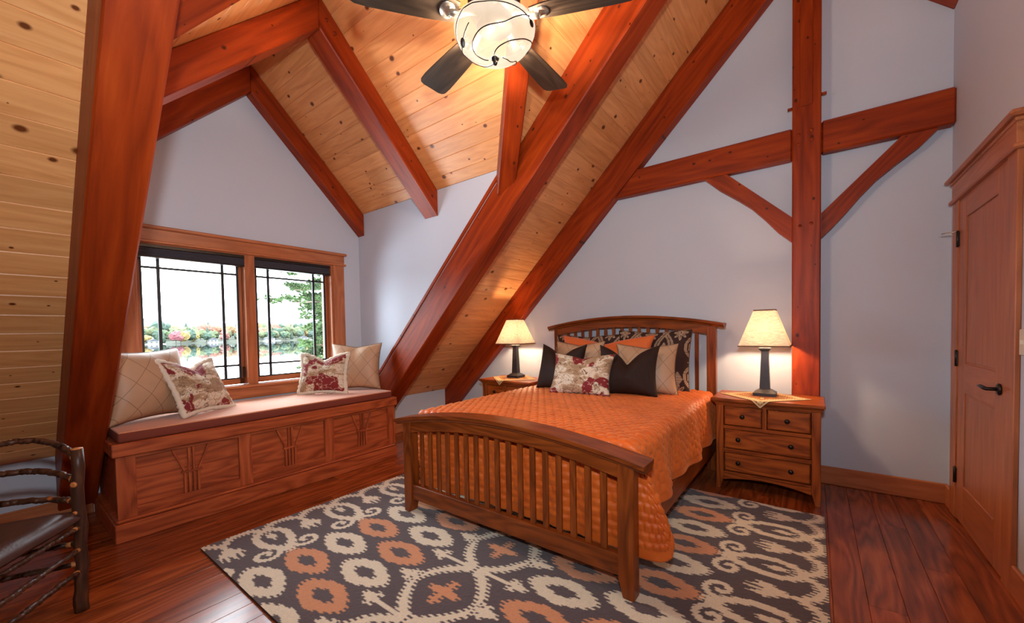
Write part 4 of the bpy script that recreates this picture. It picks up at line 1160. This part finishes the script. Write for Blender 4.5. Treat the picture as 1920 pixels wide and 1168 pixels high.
# ================================================================ RUG
def rug():
    x0, x1, y0, y1, st = -2.852, .055, .722, 3.235, .0055
    xs = np.arange(x0, x1 + st / 2, st); ys = np.arange(y0, y1 + st / 2, st)
    X, Y = np.meshgrid(xs, ys, indexing='ij')
    PER = .445
    # ikat: every few threads shift along x
    rows = np.floor((Y + 100) / .0115).astype(int)
    hsh = ((rows * 7919 + 13) % 101) / 101.0
    saw = np.where(rows % 2 == 0, 1, -1) * (.55 + .6 * hsh)
    xc = (x0 + x1) / 2
    dxc = np.abs(X - xc)
    Xs = dxc + saw * .0140                      # mirrored about the middle
    d = (x1 - x0) / 2 - Xs                       # distance from the long edge
    # slow drift of the repeat across the width, as on the hand-tufted piece
    Yp = Y - .045 * np.clip((X - xc) / 1.4, 0, 1)
    yt = ((Yp - 1.025 + PER / 2) % PER) - PER / 2     # 0 on teardrops, +-.2225 on bushes
    yb = ((Yp - 1.2475 + PER / 2) % PER) - PER / 2
    dark, cream, orange = C_(84, 68, 70), C_(222, 208, 184), C_(206, 140, 98)
    col = np.empty(X.shape + (3,)); col[:] = dark
    def fill(m_, c): col[m_] = c
    # scalloped line on the edge
    yh = ((Yp - 1.025) % (PER / 2)) - PER / 4
    sc = .020 + .085 * (np.abs(yh) / (PER / 4)) ** 2.4
    fill(np.abs(d - sc) < .024 + .014 * np.abs(yh) / .11, cream)
    d_true = d; Xs_true = Xs
    # teardrop ring
    def tear(dd, yy, L0, L1, hw):
        u = (dd - L0) / (L1 - L0)
        w_ = hw * np.sqrt(np.clip(u, 0, 1)) * np.clip(1 - u, 0, 1) ** .75 * 2.05
        return (u > 0) & (u < 1) & (np.abs(yy) < w_)
    fill(tear(d, yt, .075, .455, .118), cream); fill(tear(d, yt, .125, .375, .068), dark)
    fill(tear(d, yt * 1.0, .150, .255, .026) & (np.abs(yt) < .025), cream)
    fill((np.abs(yt) < .010) & (d > .06) & (d < .12), cream)
    # spirals springing from the tip
    for sgn in (-1, 1):
        u, v = (x1 - x0) / 2 - (dxc + saw * .0045) - .405, sgn * yt - .112
        r = np.hypot(u, v); a = np.arctan2(v, u)
        best = np.zeros(X.shape, bool)
        for turn in (0, 1, 2):
            th = (a + 2.35) % (2 * np.pi) + 2 * np.pi * turn
            rs = .082 - .0074 * th * 1.2
            best |= (np.abs(r - rs) < .0155) & (rs > .006) & (th < 9.6)
        fill(best, cream)
    fill((np.abs(yt) < .016 + .25 * np.clip(d - .40, 0, .1)) & (d > .395) & (d < .46), cream)
    # bushes
    w_ = .018 + .052 * np.clip((d - .13) / .12, 0, 1)
    comb = ((np.floor((Yp + 50) / .017) % 2) == 0)
    fill((d > .10) & (d < .255) & (np.abs(yb) < w_ * np.clip(1.1 - np.abs(d - .22) / .16, .25, 1)), cream)
    fill((d >= .24) & (d < .315 - .4 * np.abs(yb)) & (np.abs(yb) < .062) & comb, cream)
    fill((np.abs(yb) < .009) & (d > .06) & (d < .14), cream)
    # rings
    def ring(dc, phase, c):
        yy = ((Yp - phase + PER / 2) % PER) - PER / 2
        u = (d - dc)
        f_ = (np.abs(u) / .180) ** 1.35 + (np.abs(yy) / .098) ** 1.75
        g_ = (np.abs(u) / .082) ** 1.25 + (np.abs(yy) / .038) ** 1.5
        fill((f_ < 1) & (g_ > 1), c)
    ring(.645, 1.2475, cream); ring(.645, 1.025, orange)
    ring(1.000, 1.372, orange); ring(1.000, 1.1495, cream)
    # medallions along the middle
    ym = ((Yp - 1.279 + PER / 2) % PER) - PER / 2
    u = Xs; v = np.abs(ym)
    f_ = (u / .19) ** 1.75 + (v / .205) ** 1.6
    th_ = .10 + .13 * np.clip(np.abs(u * v) / .010, 0, 1)
    fill(np.abs(f_ - 1) < th_, cream)
    rr = np.hypot(u, v); aa = np.arctan2(v, u)
    fill(rr < .062 + .032 * np.cos(4 * aa), orange)
    # flower sprigs beside the medallions
    for ph in (1.279, 1.5015):
        yy = ((Yp - ph + PER / 2) % PER) - PER / 2
        fl_ = np.hypot((Xs - .255) * 1.0, yy * 1.15)
        an = np.arctan2(yy, Xs - .255)
        fill(fl_ < .044 + .018 * np.cos(3 * an), cream)
        fill((Xs > (.185 if ph < 1.3 else .0)) & (Xs < .23) & (np.abs(yy) < .011), cream)
    col *= (1 + .10 * (RNG.random(X.shape) - .5))[..., None]
    Z = .0125 + .0014 * RNG.random(X.shape)
    P = np.stack([X, Y, Z], -1)
    root = thing('area_rug', 'brown cream and orange ikat rug under the bed', 'rug', (xc, 2.0, 0))
    grid_obj('pile', P, M['rug'], root, col, smooth=True)
    box('backing', (x0, y0, .0005), (x1, y1, .0122), plain('rug_backing', srgb(58, 40, 34), .95), root, .003)
rug()

# ================================================================ HICKORY CHAIR
ch = thing('hickory_chair', 'rustic hickory log chair with dark leather seat, cut off at the left edge', 'chair', (-2.68, .24, 0))
P1 = Vector((-2.685, .236, 0)); sdir = Vector((.80, -.60, 0)); bdir = Vector((-.42, -.907, 0))
P2 = P1 + sdir * .50; P3 = P1 + bdir * .56; P4 = P2 + bdir * .60
def pole(name, pts, r0, r1, seg=9, parent=ch, mat=None, wob=.004):
    out = []; rr = []
    pts = [Vector(p) for p in pts]
    for i in range(len(pts) - 1):
        n_ = 6
        for k in range(n_):
            f = k / n_
            out.append(pts[i].lerp(pts[i + 1], f) + Vector((random.uniform(-wob, wob), random.uniform(-wob, wob), random.uniform(-wob, wob) * .5)))
    out.append(pts[-1])
    N_ = len(out)
    rr = [(r0 + (r1 - r0) * i / (N_ - 1)) * random.uniform(.93, 1.07) for i in range(N_)]
    return tube(name, out, rr, mat or M['bark'], parent, seg)
Z = Vector((0, 0, 1))
b1 = pole('back_post', [P1 + sdir * .012, P1 + Z * .2 + sdir * -.004, P1 + Z * .742 - sdir * .006], .024, .022, 12)
lathe('post_end', [(0, 0), (.021, 0), (.020, .004), (0, .005)], M['barkwood'], b1, tuple(P1 + Z * .741 - sdir * .006), 14)
for zz, rr in ((.585, .014), (.455, .010)):
    lathe('knot', [(0, -.004), (rr, -.004), (rr * .8, .002), (rr * .35, .003), (0, .001)], M['barkwood'], b1, matrix=frame(P1 + Z * zz + (sdir * .7 + Vector((.5, -.5, 0))).normalized() * .0225, (0, 0, 1), (sdir * .7 + Vector((.5, -.5, 0))).normalized()) @ Matrix.Rotation(-math.pi / 2, 4, 'X'), seg=12)
pole('back_post', [P3, P3 + Z * .742], .024, .022, 12)
pole('front_leg', [P2, P2 + Z * .43], .024, .022, 12); pole('front_leg', [P4, P4 + Z * .43], .024, .022, 12)
def bowed(name, a, b, out, bow, r, rise=0.):
    pts = []
    for i in range(13):
        f = i / 12
        pts.append(a.lerp(b, f) + out * bow * 4 * f * (1 - f) + Z * rise * 4 * f * (1 - f))
    o_ = pole(name, pts, r, r, 9)
    for e_, dr in ((pts[0], (pts[1] - pts[0])), (pts[-1], (pts[-2] - pts[-1]))):
        dr = dr.normalized()
        tube('peeled_tenon', [e_ - dr * .005, e_ + dr * .03, e_ + dr * .045], [r * .86, r * 1.05, r * .9], M['barkwood'], o_, 9)
for za, rs, bw in ((.690, .085, .17), (.594, .05, .12), (.502, .02, .07)):
    bowed('back_rail', P1 + Z * za, P3 + Z * za, -sdir, bw, .0135, rs)
for za in (.384, .282, .184): bowed('side_rung', P1 + Z * za, P2 + Z * (za - .005), bdir, 0.0, .0105)
for za in (.384, .282, .184): bowed('side_rung', P3 + Z * za, P4 + Z * (za - .005), bdir, 0.0, .0105)
for za in (.309, .215): bowed('back_rung', P1 + Z * za, P3 + Z * za, sdir, 0.0, .0115)
for za in (.384, .25): bowed('front_rung', P2 + Z * za, P4 + Z * za, sdir, 0.0, .0115)
# seat: leather slung over the rungs, slightly dished
n_ = 26
uu = np.linspace(0, 1, n_); U, V = np.meshgrid(uu, uu, indexing='ij')
A_, B_, C2, D_ = [np.array(p) for p in (P1 + sdir * .012, P2, P3 + sdir * .012, P4)]
base = (A_[None, None] * ((1 - U) * (1 - V))[..., None] + B_[None, None] * (U * (1 - V))[..., None] + C2[None, None] * ((1 - U) * V)[..., None] + D_[None, None] * (U * V)[..., None])
edge = np.minimum(np.minimum(U, 1 - U), np.minimum(V, 1 - V))
zz = .405 + .038 * np.clip(edge / .07, 0, 1) ** .5 - .030 * (16 * U * (1 - U) * V * (1 - V)) + .004 * fbm(U * 6, V * 6, 4)
base[..., 2] = zz
so = grid_obj('seat', base, M['leather'], ch); md = so.modifiers.new('thickness', 'SOLIDIFY'); md.thickness = .035; md.offset = -1

# ================================================================ OUTSIDE: lake, far shore, pine
LZ = -4.0
def water_mat():
    k = NT('lake_water')
    tc = k.new('ShaderNodeTexCoord'); mp = k.new('ShaderNodeMapping'); mp.inputs['Scale'].default_value = (.05, .25, 1); k.link(tc.outputs['Object'], mp.inputs[0])
    n = k.new('ShaderNodeTexNoise'); n.inputs['Scale'].default_value = 1.5; n.inputs['Detail'].default_value = 3; k.link(mp.outputs[0], n.inputs['Vector'])
    b = k.new('ShaderNodeBump'); b.inputs['Strength'].default_value = .004; b.inputs['Distance'].default_value = .3; k.link(n.outputs[0], b.inputs['Height'])
    k.setp(Base_Color=srgb(22, 30, 34), Roughness=.02); k.link(b.outputs[0], k.bsdf.inputs['Normal'])
    return k.mat
lake = from_py('lake', [(-900, -700, LZ), (-20, -700, LZ), (-20, 900, LZ), (-900, 900, LZ)], [(0, 1, 2, 3)], water_mat())
lake['kind'] = 'structure'
def leafy(name, col):
    k = NT(name)
    tc = k.new('ShaderNodeTexCoord'); n = k.new('ShaderNodeTexNoise'); n.inputs['Scale'].default_value = 2.2; n.inputs['Detail'].default_value = 5; k.link(tc.outputs['Object'], n.inputs['Vector'])
    oi = k.new('ShaderNodeObjectInfo')
    hs = k.new('ShaderNodeHueSaturation'); hs.inputs['Color'].default_value = col
    k.link(k.math('ADD', k.math('MULTIPLY', n.outputs[0], 1.8), .1), hs.inputs['Value'])
    k.link(k.math('ADD', k.math('MULTIPLY', oi.outputs['Random'], .06), .47), hs.inputs['Hue'])
    k.setp(Base_Color=hs.outputs[0], Roughness=.9); return k.mat
ground = plain('shore_ground', srgb(48, 50, 36), .95, noise=.2, nscale=.05)
# shore and hills
def ridge(name, x0, x1, y0, y1, zf, h, seed, mat):
    ys_ = np.linspace(y0, y1, 90); us = np.linspace(0, 1, 8)
    Yg, Ug = np.meshgrid(ys_, us, indexing='ij')
    Xg = x0 + (x1 - x0) * Ug
    Zg = zf + h * Ug * (.55 + .9 * fbm(Yg * .012 + seed, Ug * 1.5, seed)) + .4
    Zg[:, 0] = LZ - .5
    o_ = grid_obj(name, np.stack([Xg, Yg, Zg], -1), mat); o_['kind'] = 'structure'; return o_
ridge('shore_bank', -348, -430, -250, 560, LZ, 6, 3, ground)
ridge('hills', -500, -760, -500, 900, LZ, 30, 8, leafy('far_forest', srgb(54, 66, 60)))
GREENS = [('deep green tree on the far lake shore', srgb(34, 50, 36)), ('olive green tree on the far lake shore', srgb(58, 64, 38)), ('orange autumn tree on the far lake shore', srgb(96, 66, 42)),
          ('yellow autumn tree on the far lake shore', srgb(106, 84, 46)), ('red autumn tree on the far lake shore', srgb(96, 56, 48))]
trunk_m = plain('trunk_brown', srgb(70, 56, 46), .9)
def crown_mesh(seed, conifer):
    bm = bmesh.new(); bmesh.ops.create_icosphere(bm, subdivisions=3, radius=1)
    rnd = random.Random(seed)
    lobes = [(Vector((rnd.uniform(-1, 1), rnd.uniform(-1, 1), rnd.uniform(-.6, 1))).normalized(), rnd.uniform(.15, .38)) for _ in range(14)]
    for v in bm.verts:
        d_ = v.co.normalized(); k = .78
        for ld, s_ in lobes: k += s_ * max(0, d_.dot(ld) - .62) * 2
        k *= rnd.uniform(.80, 1.12)
        if conifer:
            f = (d_.z + 1) / 2
            v.co = Vector((d_.x * k * (1.05 - f) * .75, d_.y * k * (1.05 - f) * .75, d_.z * 1.35))
        else: v.co = d_ * k
    return bm
tree_protos = []
for gi, (lab, c) in enumerate(GREENS):
    mt = leafy('foliage_%d' % gi, c)
    for con in ((0, 1) if gi == 0 else (0,)):
        bm = crown_mesh(gi * 3 + con, con); me = bpy.data.meshes.new('crown'); bm.to_mesh(me); bm.free(); me.materials.append(mt)
        tree_protos.append((lab if not con else 'dark pointed evergreen on the far lake shore', me))
tme = bpy.data.meshes.new('trunk'); bm = bmesh.new(); bmesh.ops.create_cone(bm, segments=7, radius1=.25, radius2=.15, depth=4, cap_ends=True); bm.to_mesh(tme); bm.free(); tme.materials.append(trunk_m)
rt = random.Random(3)
wts = [5, 2.2, 4, 2.4, 1.2, 1.2]
for row, (xr, nrow, hs_) in enumerate(((-356, 40, .66), (-372, 40, .86), (-392, 38, 1.05))):
    for i in range(nrow):
        yy = 30 + (i + rt.random() * .8) * 190 / nrow
        lab, me = tree_protos[rt.choices(range(6), wts)[0]]
        H_ = rt.uniform(7.5, 12.0) * hs_
        z0 = LZ + .8 + row * 1.0
        lb = lab.replace('on the far lake shore', ("at the water's edge across the lake", 'in the middle row across the lake', 'in the back row across the lake')[row])
        tr = thing('shore_tree', lb, 'tree', (xr + rt.uniform(-4, 4), yy, z0), lb.replace(' tree ', ' trees ').replace('evergreen ', 'evergreens '))
        c = bpy.data.objects.new('crown', me); c.matrix_basis = Matrix.Translation(tr.location + Vector((0, 0, H_ * .56))) @ Matrix.Rotation(rt.uniform(0, 6.28), 4, 'Z') @ Matrix.Diagonal((H_ * .42, H_ * .42, H_ * .46, 1)); put(c, tr)
        tk = bpy.data.objects.new('trunk', tme); tk.matrix_basis = Matrix.Translation(tr.location + Vector((0, 0, 1.2))); put(tk, tr)
# boathouses and docks
M['cottage'] = plain('white_clapboard', srgb(104, 104, 103), .7); M['roofg'] = plain('grey_shingle', srgb(50, 50, 54), .8)
for i, (yy, wd, lab) in enumerate(((68, 6, 'white boathouse at the left end of the far shore'), (101, 5, 'small white cottage near the middle of the far shore'), (122, 6, 'white cottage right of middle on the far shore'), (139, 7, 'white boathouse left of the red tree across the lake'), (166, 6, 'small white cottage near the right end of the far shore'))):
    cb = thing('cottage', lab, 'cottage', (-350, yy, LZ))
    box('wall_block', (-353, yy - wd / 2, LZ), (-349, yy + wd / 2, LZ + 2.2), M['cottage'], cb, 0)
    prism('roof', [(yy - wd / 2 - .4, LZ + 2.2), (yy + wd / 2 + .4, LZ + 2.2), (yy, LZ + 3.6)], 'x', -353.4, -348.6, M['roofg'], cb, 'x')
    for sgn in (-1, 1): box('window_opening', (-348.99, yy + sgn * wd * .22 - .5, LZ + .9), (-348.93, yy + sgn * wd * .22 + .5, LZ + 1.7), M['black'], cb, 0)
    dk = box('dock', (-346, yy - wd, LZ + .1), (-343, yy + wd * .8, LZ + .5), M['cottage'], cb, 0)

# near pine reaching in from the right of the window
pine = thing('pine_tree', 'green pine close outside the right window pane', 'tree', (-11.0, 6.9, LZ))
needle = leafy('pine_needles', srgb(46, 66, 28))
pole('trunk', [(-11, 6.9, LZ), (-10.9, 6.85, 0), (-11, 6.9, 6.5)], .22, .10, 9, pine, trunk_m, .02)
rp = random.Random(9)
tufts = []
def branch(a, b, r0, sub=5, ln=.5, dens=26):
    a, b = Vector(a), Vector(b)
    mid = a.lerp(b, .5) + Vector((0, 0, -.08))
    pole('branch', [a, mid, b], r0, r0 * .3, 6, pine, trunk_m, .02)
    for i in range(sub):
        f = .35 + .65 * (i + rp.random() * .6) / sub
        p = a.lerp(b, f); d_ = Vector((rp.uniform(-.6, .6), -abs(rp.uniform(.2, 1)), rp.uniform(-.35, .35))).normalized()
        e = p + d_ * rp.uniform(.5, 1) * ln
        pole('twig', [p, e], r0 * .3, r0 * .12, 5, pine, trunk_m, .01)
        for _ in range(dens): tufts.append((p.lerp(e, rp.uniform(.2, 1.05)) + Vector((rp.uniform(-.1, .1), rp.uniform(-.1, .1), rp.uniform(-.06, .08))), rp.uniform(.5, 1)))
# airy boughs crossing the upper pane
branch((-11, 6.9, 3.3), (-9.8, 4.25, 2.75), .035, 7, .5, 36)
branch((-11, 6.9, 2.75), (-9.9, 4.5, 2.30), .035, 7, .45, 34)
branch((-11, 6.9, 2.4), (-9.6, 4.0, 1.95), .035, 6, .45, 22)
branch((-11, 6.9, 3.0), (-10.2, 5.2, 2.55), .03, 5, .45, 30)
branch((-11, 6.9, 2.0), (-10.0, 4.7, 1.55), .03, 4, .5, 20)
# dense lower growth on the right side
for i in range(20):
    z0 = -1.7 + i * .22
    branch((-11, 6.9, z0 + .25), (-10.4 + rp.uniform(-.3, .4), 5.05 + rp.uniform(-.45, .30) + .02 * i, z0), .022, 7, .5, 44)
V = []; F = []
for p, s_ in tufts:
    for k in range(13):
        d_ = Vector((rp.gauss(0, 1), rp.gauss(0, 1), rp.gauss(.3, .7))).normalized(); l_ = .12 * s_
        sd = d_.cross(Vector((rp.random() - .5, rp.random() - .5, rp.random() - .5))).normalized() * .016
        b_ = len(V); V += [p - sd, p + sd, p + d_ * l_]; F.append((b_, b_ + 1, b_ + 2))
me = bpy.data.meshes.new('needles'); me.from_pydata([tuple(v) for v in V], [], F); me.materials.append(needle)
nd = bpy.data.objects.new('needles', me); put(nd, pine); nd['kind'] = 'stuff'
